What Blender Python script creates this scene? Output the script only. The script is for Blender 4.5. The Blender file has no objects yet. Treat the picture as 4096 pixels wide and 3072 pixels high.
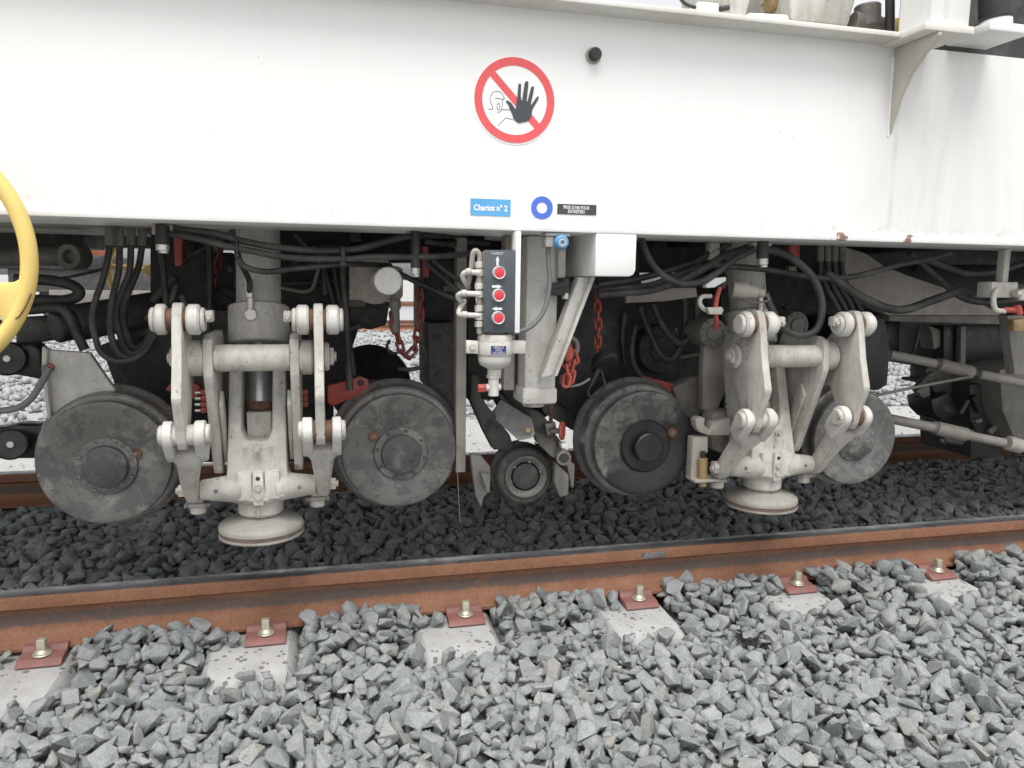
import bpy, bmesh, math, random
import numpy as np
from mathutils import Vector, Matrix
random.seed(7); rng = np.random.default_rng(7)
SC = bpy.context.scene
COL = SC.collection
R = math.radians

# ------------------------------------------------------------------ camera
CAM_H = 0.9144
YAW, PITCH, ROLL = R(14.0584), R(-7.7783), R(0.826)
FPX = 1643.03 * 4096 / 2212
_F = Vector((math.sin(YAW)*math.cos(PITCH), math.cos(YAW)*math.cos(PITCH), math.sin(PITCH)))
_R0 = Vector((math.cos(YAW), -math.sin(YAW), 0)); _U0 = _R0.cross(_F)
_R = math.cos(ROLL)*_R0 + math.sin(ROLL)*_U0
_U = -math.sin(ROLL)*_R0 + math.cos(ROLL)*_U0
EYE = Vector((0, 0, CAM_H))
cd = bpy.data.cameras.new('camera'); cam = bpy.data.objects.new('camera', cd); COL.objects.link(cam)
cd.sensor_width = 36.0; cd.lens = 36.0*FPX/4096; cd.clip_start = 0.05; cd.clip_end = 2000
cam.matrix_world = Matrix(((_R.x, _U.x, -_F.x, 0), (_R.y, _U.y, -_F.y, 0), (_R.z, _U.z, -_F.z, CAM_H), (0, 0, 0, 1)))
SC.camera = cam

# ------------------------------------------------------------------ sky, sun, exposure
SUN_EL, SUN_ROT = R(70), R(180)
w = bpy.data.worlds.new('World'); SC.world = w; w.use_nodes = True
nt = w.node_tree; nt.nodes.clear()
out = nt.nodes.new('ShaderNodeOutputWorld'); bg = nt.nodes.new('ShaderNodeBackground')
sky = nt.nodes.new('ShaderNodeTexSky'); sky.sky_type = 'NISHITA'; sky.sun_disc = False
sky.sun_elevation = SUN_EL; sky.sun_rotation = SUN_ROT; sky.air_density = 1.0; sky.dust_density = 3.0; sky.ozone_density = 1.0
hs = nt.nodes.new('ShaderNodeHueSaturation'); hs.inputs['Saturation'].default_value = 0.07
nt.links.new(sky.outputs[0], hs.inputs['Color']); nt.links.new(hs.outputs[0], bg.inputs[0]); nt.links.new(bg.outputs[0], out.inputs[0])
bg.inputs[1].default_value = 0.12
sl = bpy.data.lights.new('sun', 'SUN'); sl.energy = 1.5; sl.angle = R(45); sl.color = (1, 0.98, 0.95)
sun = bpy.data.objects.new('sun', sl); COL.objects.link(sun)
sun.rotation_euler = Vector((0.15, math.cos(SUN_EL), -math.sin(SUN_EL))).to_track_quat('-Z', 'Y').to_euler()
SC.view_settings.view_transform = 'Standard'; SC.view_settings.look = 'None'
SC.view_settings.exposure = 1.08; SC.view_settings.gamma = 1.0; SC.view_settings.use_curve_mapping = False
SC.render.engine = 'CYCLES'
SC.cycles.max_bounces = 6; SC.cycles.diffuse_bounces = 4; SC.cycles.use_denoising = True

# ------------------------------------------------------------------ geometry helpers
def A(x, y, Y):
    """point of the vertical plane at distance Y that the survey photo shows at (x, y)"""
    d = _F + _R*((x-2048)/FPX) + _U*((1536-y)/FPX)
    return EYE + d*(Y/d.y)
def PX(x, y, Y):
    return (A(x, y, Y) - A(x, y+1, Y)).z
def project(p):
    d = p - EYE; z = d.dot(_F)
    return 2048 + FPX*d.dot(_R)/z, 1536 - FPX*d.dot(_U)/z

class MB:
    def __init__(s): s.bm = bmesh.new()
    def box(s, a, b, bev=0.0):
        a, b = Vector(a), Vector(b)
        lo = Vector(map(min, a, b)); hi = Vector(map(max, a, b))
        vs = [s.bm.verts.new((x, y, z)) for x in (lo.x, hi.x) for y in (lo.y, hi.y) for z in (lo.z, hi.z)]
        fs = [(0,1,3,2), (4,6,7,5), (0,4,5,1), (2,3,7,6), (0,2,6,4), (1,5,7,3)]
        ff = [s.bm.faces.new([vs[i] for i in f]) for f in fs]
        if bev:
            ed = list({e for f in ff for e in f.edges})
            bmesh.ops.bevel(s.bm, geom=ed, offset=bev, segments=2, profile=0.5, affect='EDGES')
        return s
    def prism(s, pts, vec, bev=0.0):
        vec = Vector(vec); pts = [Vector(p) for p in pts]
        a = [s.bm.verts.new(p) for p in pts]; b = [s.bm.verts.new(p+vec) for p in pts]
        n = len(a); ff = [s.bm.faces.new(a), s.bm.faces.new(b[::-1])]
        for i in range(n):
            ff.append(s.bm.faces.new((a[i], b[i], b[(i+1) % n], a[(i+1) % n])))
        bmesh.ops.recalc_face_normals(s.bm, faces=ff)
        if bev:
            ed = list({e for f in ff for e in f.edges})
            bmesh.ops.bevel(s.bm, geom=ed, offset=bev, segments=2, profile=0.5, affect='EDGES')
        return s
    def poly(s, pts, Y0, Y1, bev=0.0):
        return s.prism([A(x, y, Y0) for x, y in pts], (0, Y1-Y0, 0), bev)
    def lathe(s, prof, org, axis=(0, 1, 0), seg=32, closed=False):
        """prof: (radius, distance along the axis)"""
        ax = Vector(axis).normalized(); org = Vector(org)
        u = ax.orthogonal().normalized(); v = ax.cross(u)
        rings = []
        for r, t in prof:
            if r < 1e-6: rings.append([s.bm.verts.new(org+ax*t)])
            else: rings.append([s.bm.verts.new(org+ax*t+(u*math.cos(2*math.pi*k/seg)+v*math.sin(2*math.pi*k/seg))*r) for k in range(seg)])
        pairs = list(zip(rings, rings[1:])) + ([(rings[-1], rings[0])] if closed else [])
        ff = []
        for p, q in pairs:
            for k in range(seg):
                k2 = (k+1) % seg
                if len(p) == 1 and len(q) == 1: continue
                if len(p) == 1: ff.append(s.bm.faces.new((p[0], q[k], q[k2])))
                elif len(q) == 1: ff.append(s.bm.faces.new((p[k], p[k2], q[0])))
                else: ff.append(s.bm.faces.new((p[k], p[k2], q[k2], q[k])))
        if not closed:
            for rg in (rings[0], rings[-1]):
                if len(rg) > 1: ff.append(s.bm.faces.new(rg))
        bmesh.ops.recalc_face_normals(s.bm, faces=ff)
        return s
    def cyl(s, a, b, r, r2=None, seg=24, ch=None):
        a, b = Vector(a), Vector(b); L = (b-a).length; r2 = r if r2 is None else r2
        c = min(r, r2)*0.12 if ch is None else ch
        c = min(c, L*0.3)
        return s.lathe([(r-c, 0), (r, c), (r2, L-c), (r2-c, L)], a, b-a, seg)
    def hexa(s, a, b, r): return s.cyl(a, b, r, seg=6, ch=r*0.08)
    def tube(s, pts, r, seg=12, sub=6, cap=True):
        P = [Vector(p) for p in pts]
        if sub > 1 and len(P) > 2:
            Q = []
            E_ = [P[0]*2-P[1]] + P + [P[-1]*2-P[-2]]
            for i in range(1, len(E_)-2):
                p0, p1, p2, p3 = E_[i-1:i+3]
                for k in range(sub):
                    t = k/sub
                    Q.append(0.5*((2*p1)+(p2-p0)*t+(2*p0-5*p1+4*p2-p3)*t*t+(3*p1-p0-3*p2+p3)*t**3))
            Q.append(P[-1]); P = Q
        rings = []; n = None
        for i, p in enumerate(P):
            t = (P[min(i+1, len(P)-1)]-P[max(i-1, 0)]).normalized()
            n = t.orthogonal().normalized() if n is None else (n-t*n.dot(t)).normalized()
            b = t.cross(n)
            rings.append([s.bm.verts.new(p+(n*math.cos(2*math.pi*k/seg)+b*math.sin(2*math.pi*k/seg))*r) for k in range(seg)])
        for p, q in zip(rings, rings[1:]):
            for k in range(seg):
                s.bm.faces.new((p[k], q[k], q[(k+1) % seg], p[(k+1) % seg]))
        if cap: s.bm.faces.new(rings[0]); s.bm.faces.new(rings[-1][::-1])
        return s
    def ring(s, c, Rr, r, axis=(0, 1, 0), seg=48, s2=14):
        prof = [(Rr+r*math.cos(2*math.pi*k/s2), r*math.sin(2*math.pi*k/s2)) for k in range(s2)]
        return s.lathe(prof, c, axis, seg, closed=True)
    def build(s, name, mat, parent=None, smooth=True):
        me = bpy.data.meshes.new(name)
        if smooth:
            bmesh.ops.recalc_face_normals(s.bm, faces=s.bm.faces[:])
        s.bm.to_mesh(me); s.bm.free()
        return link_mesh(name, me, mat, parent, smooth)

def wloc(o):
    v = Vector((0, 0, 0))
    while o: v += o.location; o = o.parent
    return v
def link_mesh(name, me, mat, parent=None, smooth=True):
    me.materials.append(mat)
    if smooth and len(me.polygons):
        me.shade_smooth(); me.set_sharp_from_angle(angle=R(38))
    o = bpy.data.objects.new(name, me); COL.objects.link(o)
    if parent is None:
        co = np.array([v.co for v in me.vertices]); c = (co.min(0)+co.max(0))/2; c[2] = co[:, 2].min()
        off = Vector(c); o.location = off
    else:
        o.parent = parent; off = wloc(parent)
    me.transform(Matrix.Translation(-off))
    return o
def tag(o, label, cat, group=None):
    o['label'] = label; o['category'] = cat
    if group: o['group'] = group
    return o
def struct(o, kind='structure'): o['kind'] = kind; return o
def thing(name, label, cat, loc, group=None):
    o = bpy.data.objects.new(name, None); COL.objects.link(o); o.location = loc; o.empty_display_size = 0.05
    return tag(o, label, cat, group)
def copy_tree(o, parent=None):
    c = o.copy(); COL.objects.link(c); c.parent = parent
    for ch in list(o.children): copy_tree(ch, c)
    return c
def text_mesh(body, size, bold=0.0, spacing=1.0):
    cu = bpy.data.curves.new('lettering', 'FONT'); cu.body = body; cu.size = size; cu.align_x = 'CENTER'; cu.align_y = 'CENTER'
    cu.offset = bold; cu.space_character = spacing; cu.space_line = 0.85; cu.resolution_u = 3
    o = bpy.data.objects.new('lettering', cu); COL.objects.link(o)
    dg = bpy.context.evaluated_depsgraph_get(); me = bpy.data.meshes.new_from_object(o.evaluated_get(dg))
    bpy.data.objects.remove(o); bpy.data.curves.remove(cu)
    me.transform(Matrix.Rotation(R(90), 4, 'X'))
    return me
def fit_text(body, wd, ht, bold=0.0):
    me = text_mesh(body, 0.05, bold); co = np.array([v.co for v in me.vertices]); lo, hi = co.min(0), co.max(0); c_ = (lo+hi)/2
    me.transform(Matrix.Diagonal((wd/(hi[0]-lo[0]), 1, ht/(hi[2]-lo[2]), 1)) @ Matrix.Translation((-c_[0], 0, -c_[2])))
    return me
def lettering(body, wd, ht, loc, mat, parent, bold=0.0, name='lettering'):
    me = fit_text(body, wd, ht, bold); me.transform(Matrix.Translation(loc))
    return link_mesh(name, me, mat, parent, smooth=False)

# ------------------------------------------------------------------ materials
class M:
    def __init__(s, name, rough=0.5, metal=0.0, spec=0.5):
        s.m = bpy.data.materials.new(name); s.m.use_nodes = True; s.nt = s.m.node_tree
        s.b = s.nt.nodes['Principled BSDF']; s.b.inputs['Roughness'].default_value = rough
        s.b.inputs['Metallic'].default_value = metal; s.b.inputs['Specular IOR Level'].default_value = spec
        g = s.nt.nodes.new('ShaderNodeNewGeometry'); s.pos = g.outputs['Position']
    def n(s, t): return s.nt.nodes.new(t)
    def l(s, a, b): s.nt.links.new(a, b)
    def scaled(s, v, vec=None):
        m = s.n('ShaderNodeVectorMath'); m.operation = 'MULTIPLY'; s.l(vec or s.pos, m.inputs[0]); m.inputs[1].default_value = v
        return m.outputs[0]
    def noise(s, sc, det=5, ro=0.55, vec=None, dist=0.0):
        t = s.n('ShaderNodeTexNoise'); t.inputs['Scale'].default_value = sc; t.inputs['Detail'].default_value = det
        t.inputs['Roughness'].default_value = ro; t.inputs['Distortion'].default_value = dist
        s.l(vec or s.pos, t.inputs['Vector']); return t.outputs['Fac']
    def voro(s, sc, vec=None, feat='F1'):
        t = s.n('ShaderNodeTexVoronoi'); t.feature = feat; t.inputs['Scale'].default_value = sc
        s.l(vec or s.pos, t.inputs['Vector']); return t.outputs['Distance']
    def rng(s, f, lo, hi, a=0.0, b=1.0):
        t = s.n('ShaderNodeMapRange'); t.inputs[1].default_value = lo; t.inputs[2].default_value = hi
        t.inputs[3].default_value = a; t.inputs[4].default_value = b; s.l(f, t.inputs[0]); return t.outputs[0]
    def mul(s, a, b, op='MULTIPLY'):
        t = s.n('ShaderNodeMath'); t.operation = op; t.use_clamp = False
        for i, v in enumerate((a, b)):
            if isinstance(v, (int, float)): t.inputs[i].default_value = v
            else: s.l(v, t.inputs[i])
        return t.outputs[0]
    def mix(s, f, a, b):
        t = s.n('ShaderNodeMix'); t.data_type = 'RGBA'
        if isinstance(f, (int, float)): t.inputs[0].default_value = f
        else: s.l(f, t.inputs[0])
        for i, v in ((6, a), (7, b)):
            if isinstance(v, tuple): t.inputs[i].default_value = (*v, 1)
            else: s.l(v, t.inputs[i])
        return t.outputs[2]
    def col(s, c):
        if isinstance(c, tuple): s.b.inputs['Base Color'].default_value = (*c, 1)
        else: s.l(c, s.b.inputs['Base Color'])
        return s
    def rough(s, f): s.l(f, s.b.inputs['Roughness']); return s
    def bump(s, h, strength=0.3, dist=0.002):
        t = s.n('ShaderNodeBump'); t.inputs['Strength'].default_value = strength; t.inputs['Distance'].default_value = dist
        s.l(h, t.inputs['Height']); s.l(t.outputs[0], s.b.inputs['Normal']); return s

def plain(name, c, rough=0.5, metal=0.0, var=0.25, sc=25):
    m = M(name, rough, metal); f = m.rng(m.noise(sc, 6, 0.6), 0.3, 0.7)
    m.col(m.mix(f, tuple(x*(1-var) for x in c), tuple(min(1, x*(1+var)) for x in c)))
    m.bump(m.noise(sc*8, 3), 0.12, 0.001); return m.m

def worn_paint(name, base, grime, amt=0.6, sc=9, rust=(0.20, 0.09, 0.04), rust_t=0.68, spot=0.09, rough=0.5, streak=0.35, wear=0.0):
    m = M(name, rough)
    big = m.rng(m.noise(sc, 7, 0.62), 0.42, 0.78)
    st = m.rng(m.noise(1.0, 5, 0.6, m.scaled((46, 46, 5))), 0.45, 0.8)
    c = m.mix(m.mul(big, amt), base, grime)
    c = m.mix(m.mul(st, streak), c, grime)
    nz = m.n('ShaderNodeTexNoise'); nz.inputs['Scale'].default_value = 70; m.l(m.pos, nz.inputs['Vector'])
    sv = m.n('ShaderNodeVectorMath'); sv.operation = 'SCALE'; sv.inputs['Scale'].default_value = 0.02; m.l(nz.outputs['Color'], sv.inputs[0])
    av = m.n('ShaderNodeVectorMath'); av.operation = 'ADD'; m.l(m.pos, av.inputs[0]); m.l(sv.outputs[0], av.inputs[1])
    sz = m.rng(m.noise(14, 3), 0.45, 0.75, 0.0, spot*3.2)
    sp = m.rng(m.mul(m.voro(105, av.outputs[0]), sz, 'SUBTRACT'), -0.06, 0.03, 1, 0)
    blot = m.rng(m.noise(38, 7, 0.7), 0.60, 0.68); c = m.mix(m.mul(blot, streak*1.3), c, tuple(x*0.7 for x in grime))
    c = m.mix(m.mul(sp, 0.75), c, (0.10, 0.085, 0.07))
    rs = m.rng(m.noise(17, 8, 0.68, dist=0.6), rust_t, rust_t+0.05)
    c = m.mix(m.mul(rs, 0.85), c, rust)
    if wear:
        bv = m.n('ShaderNodeBevel'); bv.samples = 4; bv.inputs['Radius'].default_value = 0.0045
        gn = m.n('ShaderNodeNewGeometry'); dt = m.n('ShaderNodeVectorMath'); dt.operation = 'DOT_PRODUCT'
        m.l(bv.outputs[0], dt.inputs[0]); m.l(gn.outputs['Normal'], dt.inputs[1])
        ed = m.mul(m.rng(dt.outputs['Value'], 0.99, 0.90), m.rng(m.noise(55, 6, 0.7), 0.42, 0.58))
        c = m.mix(m.mul(ed, wear), c, (0.17, 0.12, 0.085))
    m.col(c); m.rough(m.rng(m.noise(30, 4), 0.3, 0.7, rough-0.08, rough+0.2))
    m.bump(m.noise(160, 4), 0.15, 0.0012); return m.m

def rubber(name, c, dust=0.5):
    m = M(name, 0.55); f = m.rng(m.noise(11, 6, 0.6), 0.4, 0.75)
    m.col(m.mix(m.mul(f, dust), c, (0.12, 0.115, 0.105))); m.bump(m.noise(260, 2), 0.1, 0.0006); return m.m

def grime_steel(name, base, light, dark, sc=8, rough=0.6, metal=0.0, lt=0.52, dk=0.55):
    m = M(name, rough, metal)
    a = m.rng(m.noise(sc, 8, 0.65, dist=0.3), lt, lt+0.12)
    b = m.rng(m.noise(sc*1.7, 8, 0.68, m.scaled((1, 1, 1.0))), dk, dk+0.1)
    c = m.mix(m.mul(a, 0.8), base, light); c = m.mix(m.mul(b, 0.85), c, dark)
    sp = m.mul(m.voro(60), m.rng(m.noise(9, 3), 0.5, 0.75, 0.0, 0.2), 'LESS_THAN')
    c = m.mix(m.mul(sp, 0.6), c, light)
    f = m.rng(m.noise(190, 3), 0.35, 0.65); c = m.mix(m.mul(f, 0.25), c, dark)
    m.col(c); m.rough(m.rng(m.noise(sc*3, 5), 0.3, 0.7, rough-0.15, rough+0.15))
    m.bump(m.noise(90, 6), 0.25, 0.0015); return m.m

# the machine's white beam: clean gloss paint with faint run-down dirt
SEAM_X = A(3572, 700, 1.98).x
mb = M('beam_white_paint', 0.38)
c = mb.mix(mb.mul(mb.rng(mb.noise(1.0, 6, 0.6, mb.scaled((20, 20, 1.4))), 0.5, 0.8), 0.07), (0.80, 0.80, 0.785), (0.48, 0.46, 0.43))
sepx = mb.n('ShaderNodeSeparateXYZ'); mb.l(mb.pos, sepx.inputs[0])
dirty_end = mb.rng(sepx.outputs[0], 1.35, 1.75)
c = mb.mix(mb.mul(dirty_end, mb.rng(mb.noise(1.0, 7, 0.62, mb.scaled((5, 5, 1.3)), dist=0.8), 0.35, 0.75, 0.06, 0.42)), c, (0.42, 0.40, 0.375))
sp = mb.mul(mb.voro(34), mb.rng(mb.noise(5, 3), 0.5, 0.8, 0.0, 0.12), 'LESS_THAN')
c = mb.mix(mb.mul(sp, 0.35), c, (0.3, 0.25, 0.2))
edge = mb.mul(mb.rng(sepx.outputs[2], 1.068, 1.10, 1, 0), mb.rng(mb.noise(30, 7, 0.7), 0.5, 0.66)); c = mb.mix(mb.mul(edge, 0.55), c, (0.36, 0.33, 0.29))
seam = mb.mul(mb.rng(mb.mul(mb.mul(sepx.outputs[0], -SEAM_X, 'ADD'), 1.0, 'ABSOLUTE'), 0.004, 0.012, 1, 0), mb.rng(mb.noise(9, 5), 0.35, 0.65, 0.05, 0.3)); c = mb.mix(seam, c, (0.42, 0.39, 0.35)); mb.col(c); mb.bump(mb.noise(7, 3), 0.05, 0.002)
WHITE = mb.m
FLANGE = worn_paint('flange_white_paint', (0.80, 0.80, 0.785), (0.52, 0.50, 0.46), 0.25, 12, (0.30, 0.15, 0.07), 0.705, 0.04, 0.4, 0.12)
def chipped_flange():
    m = M('chipped_flange_paint', 0.42)
    c = m.mix(m.mul(m.rng(m.noise(12, 7, 0.62), 0.45, 0.78), 0.25), (0.80, 0.80, 0.785), (0.50, 0.48, 0.44))
    for xx in (CHIP1, CHIP2):
        d = m.n('ShaderNodeVectorMath'); d.operation = 'DISTANCE'; m.l(m.pos, d.inputs[0]); d.inputs[1].default_value = xx
        f = m.rng(m.mul(d.outputs['Value'], m.rng(m.noise(60, 6, 0.7), 0.25, 0.75, -0.035, 0.035), 'ADD'), 0.012, 0.017, 1, 0); c = m.mix(m.mul(f, 0.9), c, (0.19, 0.085, 0.035))
    m.col(c); m.bump(m.noise(160, 4), 0.12, 0.001); return m.m
CHIP1 = tuple(A(3368, 948, 1.974)); CHIP2 = tuple(A(3636, 957, 1.974))
BFL = chipped_flange()
CREAM = worn_paint('worn_cream_paint', (0.55, 0.535, 0.49), (0.24, 0.21, 0.175), 0.65, 11, (0.16, 0.085, 0.045), 0.655, 0.085, 0.5, 0.55, 0.8)
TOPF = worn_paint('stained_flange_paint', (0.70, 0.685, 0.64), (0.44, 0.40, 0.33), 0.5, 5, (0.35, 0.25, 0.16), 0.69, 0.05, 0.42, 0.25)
CREAM3 = worn_paint('cleaner_cream_paint', (0.61, 0.60, 0.56), (0.30, 0.27, 0.23), 0.55, 13, (0.16, 0.085, 0.045), 0.68, 0.10, 0.45, 0.35, 0.7)
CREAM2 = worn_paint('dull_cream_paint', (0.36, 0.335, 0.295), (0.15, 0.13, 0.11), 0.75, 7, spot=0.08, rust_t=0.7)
DULL = worn_paint('dirty_grey_paint', (0.20, 0.19, 0.17), (0.07, 0.065, 0.06), 0.8, 9, rust_t=0.66)
DARK = grime_steel('dark_greasy_steel', (0.030, 0.030, 0.030), (0.075, 0.07, 0.063), (0.012, 0.012, 0.012), 9, 0.6)
DARK2 = grime_steel('dusty_dark_steel', (0.060, 0.058, 0.054), (0.12, 0.11, 0.10), (0.02, 0.02, 0.02), 12, 0.65)
STEEL = grime_steel('bare_worn_steel', (0.22, 0.21, 0.20), (0.32, 0.31, 0.29), (0.07, 0.065, 0.06), 14, 0.45, 0.5)
TREAD = grime_steel('worn_tread_steel', (0.25, 0.245, 0.235), (0.40, 0.39, 0.38), (0.10, 0.095, 0.088), 11, 0.36, 0.35)
ROD = plain('bright_piston_rod', (0.33, 0.33, 0.34), 0.3, 0.8, 0.15)
def wheel_grime(name, base, light, dark, rim=(0.16, 0.085, 0.04)):
    m = M(name, 0.6, 0.1)
    wv = m.n('ShaderNodeVectorMath'); wv.operation = 'ADD'; nz = m.n('ShaderNodeTexNoise'); nz.inputs['Scale'].default_value = 12; m.l(m.pos, nz.inputs['Vector'])
    sc2 = m.n('ShaderNodeVectorMath'); sc2.operation = 'SCALE'; sc2.inputs['Scale'].default_value = 0.08; m.l(nz.outputs['Color'], sc2.inputs[0]); m.l(m.pos, wv.inputs[0]); m.l(sc2.outputs[0], wv.inputs[1]); v = wv.outputs[0]
    c = m.mix(m.rng(m.noise(15, 9, 0.72, v), 0.47, 0.53), base, dark)
    c = m.mix(m.mul(m.rng(m.noise(9, 8, 0.68, m.scaled((1, 1, 1.3), v)), 0.53, 0.60), 0.85), c, light)
    c = m.mix(m.mul(m.rng(m.noise(19, 8, 0.7, v), 0.62, 0.66), 0.8), c, tuple(x*0.55 for x in dark))
    c = m.mix(m.mul(m.rng(m.noise(16, 8, 0.7, m.scaled((1.3, 1, .8), v)), 0.66, 0.70), 0.8), c, rim)
    sp = m.rng(m.mul(m.voro(75, v), m.rng(m.noise(9, 3), 0.5, 0.75, 0.0, 0.22), 'SUBTRACT'), -0.05, 0.02, 1, 0)
    c = m.mix(m.mul(sp, 0.7), c, tuple(x*1.35 for x in light))
    c = m.mix(m.mul(m.rng(m.noise(170, 4), 0.45, 0.7), 0.5), c, dark)
    sr = m.rng(m.noise(1, 4, 0.6, m.scaled((30, 30, 420))), 0.60, 0.72); c = m.mix(m.mul(sr, 0.3), c, light)
    m.col(c); m.rough(m.rng(m.noise(24, 5), 0.3, 0.7, 0.34, 0.62)); m.bump(m.noise(90, 7, 0.65), 0.28, 0.002); return m.m
W_MOT = wheel_grime('mottled_wheel_grime', (0.142, 0.14, 0.13), (0.235, 0.226, 0.20), (0.090, 0.091, 0.089))
W_OIL = wheel_grime('oily_wheel_grime', (0.135, 0.132, 0.122), (0.21, 0.20, 0.18), (0.075, 0.075, 0.073))
def oil_stain(mt, cx_, cz_):
    n_ = mt.node_tree; bs = n_.nodes['Principled BSDF']; src = bs.inputs['Base Color'].links[0].from_socket
    h = M.__new__(M); h.m = mt; h.nt = n_; h.b = bs; g_ = n_.nodes.new('ShaderNodeNewGeometry'); h.pos = g_.outputs['Position']
    sx_ = h.n('ShaderNodeSeparateXYZ'); h.l(h.pos, sx_.inputs[0])
    e = h.mul(h.mul(h.mul(sx_.outputs[0], -cx_, 'ADD'), 0.9), h.mul(h.mul(sx_.outputs[2], -cz_, 'ADD'), -1.1), 'ADD')
    e = h.mul(e, h.rng(h.noise(14, 8, 0.65), 0.2, 0.8, -0.10, 0.10), 'ADD')
    f = h.rng(e, -0.035, 0.015)
    h.l(h.mix(h.mul(f, 0.93), src, (0.017, 0.017, 0.017)), bs.inputs['Base Color'])
oil_stain(W_OIL, 1.047, 0.374)
W_PALE = wheel_grime('dusty_pale_wheel', (0.185, 0.182, 0.173), (0.27, 0.265, 0.25), (0.125, 0.123, 0.118), (0.20, 0.17, 0.13))
HUBC = grime_steel('hub_cap_grime', (0.075, 0.078, 0.078), (0.17, 0.168, 0.16), (0.035, 0.035, 0.035), 16, 0.55, 0.1)
OIL = grime_steel('oily_black_steel', (0.016, 0.016, 0.016), (0.03, 0.03, 0.03), (0.008, 0.008, 0.008), 9, 0.4)
HOSE = rubber('black_rubber_hose', (0.022, 0.022, 0.023), 0.75)
GHOSE = rubber('grey_rubber_hose', (0.16, 0.16, 0.16), 0.3)
BLACK = rubber('black_plastic', (0.018, 0.018, 0.02), 0.35)
ZINC = plain('zinc_plated_steel', (0.58, 0.57, 0.53), 0.33, 0.7, 0.15)
YZINC = plain('yellow_zinc_bolt', (0.50, 0.48, 0.38), 0.4, 0.5, 0.25)
BRASS = plain('dull_brass', (0.34, 0.235, 0.12), 0.5, 0.3, 0.35)
RUSTED = plain('rusted_steel', (0.135, 0.070, 0.042), 0.8, 0, 0.45, 40)
REDP = worn_paint('faded_red_paint', (0.42, 0.075, 0.055), (0.16, 0.05, 0.04), 0.6, 14, streak=0.2)
REDC = worn_paint('red_chain_paint', (0.40, 0.075, 0.055), (0.18, 0.05, 0.035), 0.5, 40, streak=0.1)
REDB = plain('red_button_plastic', (0.62, 0.045, 0.055), 0.35, 0, 0.06)
YELL = worn_paint('yellow_handwheel_paint', (0.74, 0.55, 0.17), (0.55, 0.40, 0.12), 0.35, 8, (0.28, 0.17, 0.06), 0.69, 0.06, 0.42, 0.1)
ORANGE = worn_paint('faded_orange_paint', (0.55, 0.13, 0.07), (0.35, 0.09, 0.05), 0.4, 2)
STK_RED = plain('sign_red_print', (0.72, 0.095, 0.10), 0.35, 0, 0.05)
STK_GREY = plain('sign_charcoal_print', (0.050, 0.058, 0.066), 0.4, 0, 0.1)
STK_WHITE = plain('sign_white_film', (0.82, 0.82, 0.81), 0.3, 0, 0.02)
STK_BLUE = plain('label_sky_blue', (0.10, 0.36, 0.66), 0.35, 0, 0.06)
STK_RING = plain('ring_blue', (0.065, 0.15, 0.58), 0.35, 0, 0.08)
STK_NAVY = plain('label_navy', (0.02, 0.035, 0.15), 0.35, 0, 0.1)
STK_BLK = plain('label_black', (0.050, 0.052, 0.050), 0.35, 0, 0.2)
PANEL = worn_paint('panel_slate_plate', (0.055, 0.068, 0.080), (0.12, 0.125, 0.125), 0.45, 18, (0.14, 0.13, 0.12), 0.72, 0.03, 0.4, 0.2)
GREYP = plain('grey_button_bezel', (0.55, 0.56, 0.56), 0.35, 0, 0.08)
CBLUE = plain('coupling_blue', (0.10, 0.30, 0.55), 0.4, 0, 0.15)

# rail steel: rust with the grey band rolled into the web
mr = M('rusty_rail_steel', 0.72)
tcr = mr.n('ShaderNodeSeparateXYZ'); mr.l(mr.pos, tcr.inputs[0])
rc = mr.mix(mr.rng(mr.noise(9, 7, 0.65), 0.35, 0.7), (0.20, 0.088, 0.046), (0.275, 0.132, 0.074))
rc = mr.mix(mr.mul(mr.rng(mr.noise(120, 4), 0.45, 0.7), 0.5), rc, (0.11, 0.05, 0.028))
zz = mr.mul(mr.mul(tcr.outputs[2], mr.rng(mr.noise(26, 5, 0.65), 0.2, 0.8, -0.008, 0.008), 'ADD'), mr.rng(mr.noise(150, 5, 0.7), 0.2, 0.8, -0.008, 0.008), 'ADD')
band = mr.mul(mr.rng(zz, -0.103, -0.096), mr.rng(zz, -0.067, -0.060, 1, 0))
gm = mr.mul(mr.mul(band, mr.rng(mr.noise(21, 7, 0.7), 0.28, 0.43)), mr.rng(mr.noise(170, 5, 0.7), 0.30, 0.55, 0.35, 1.0))
rc = mr.mix(mr.mul(gm, 0.9), rc, (0.078, 0.075, 0.073))
rc = mr.mix(mr.mul(mr.rng(mr.noise(5.5, 6, 0.7), 0.60, 0.70), 0.5), rc, (0.26, 0.135, 0.05))
mr.col(rc); mr.bump(mr.noise(220, 4), 0.3, 0.0012); RAIL = mr.m
RTOP = grime_steel('rail_running_band', (0.20, 0.20, 0.205), (0.30, 0.30, 0.31), (0.10, 0.095, 0.09), 6, 0.38, 0.7)
RCLIP = worn_paint('red_brown_clip', (0.225, 0.095, 0.080), (0.16, 0.10, 0.09), 0.75, 30, (0.10, 0.05, 0.04), 0.7, 0.07, 0.55, 0.1)

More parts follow.
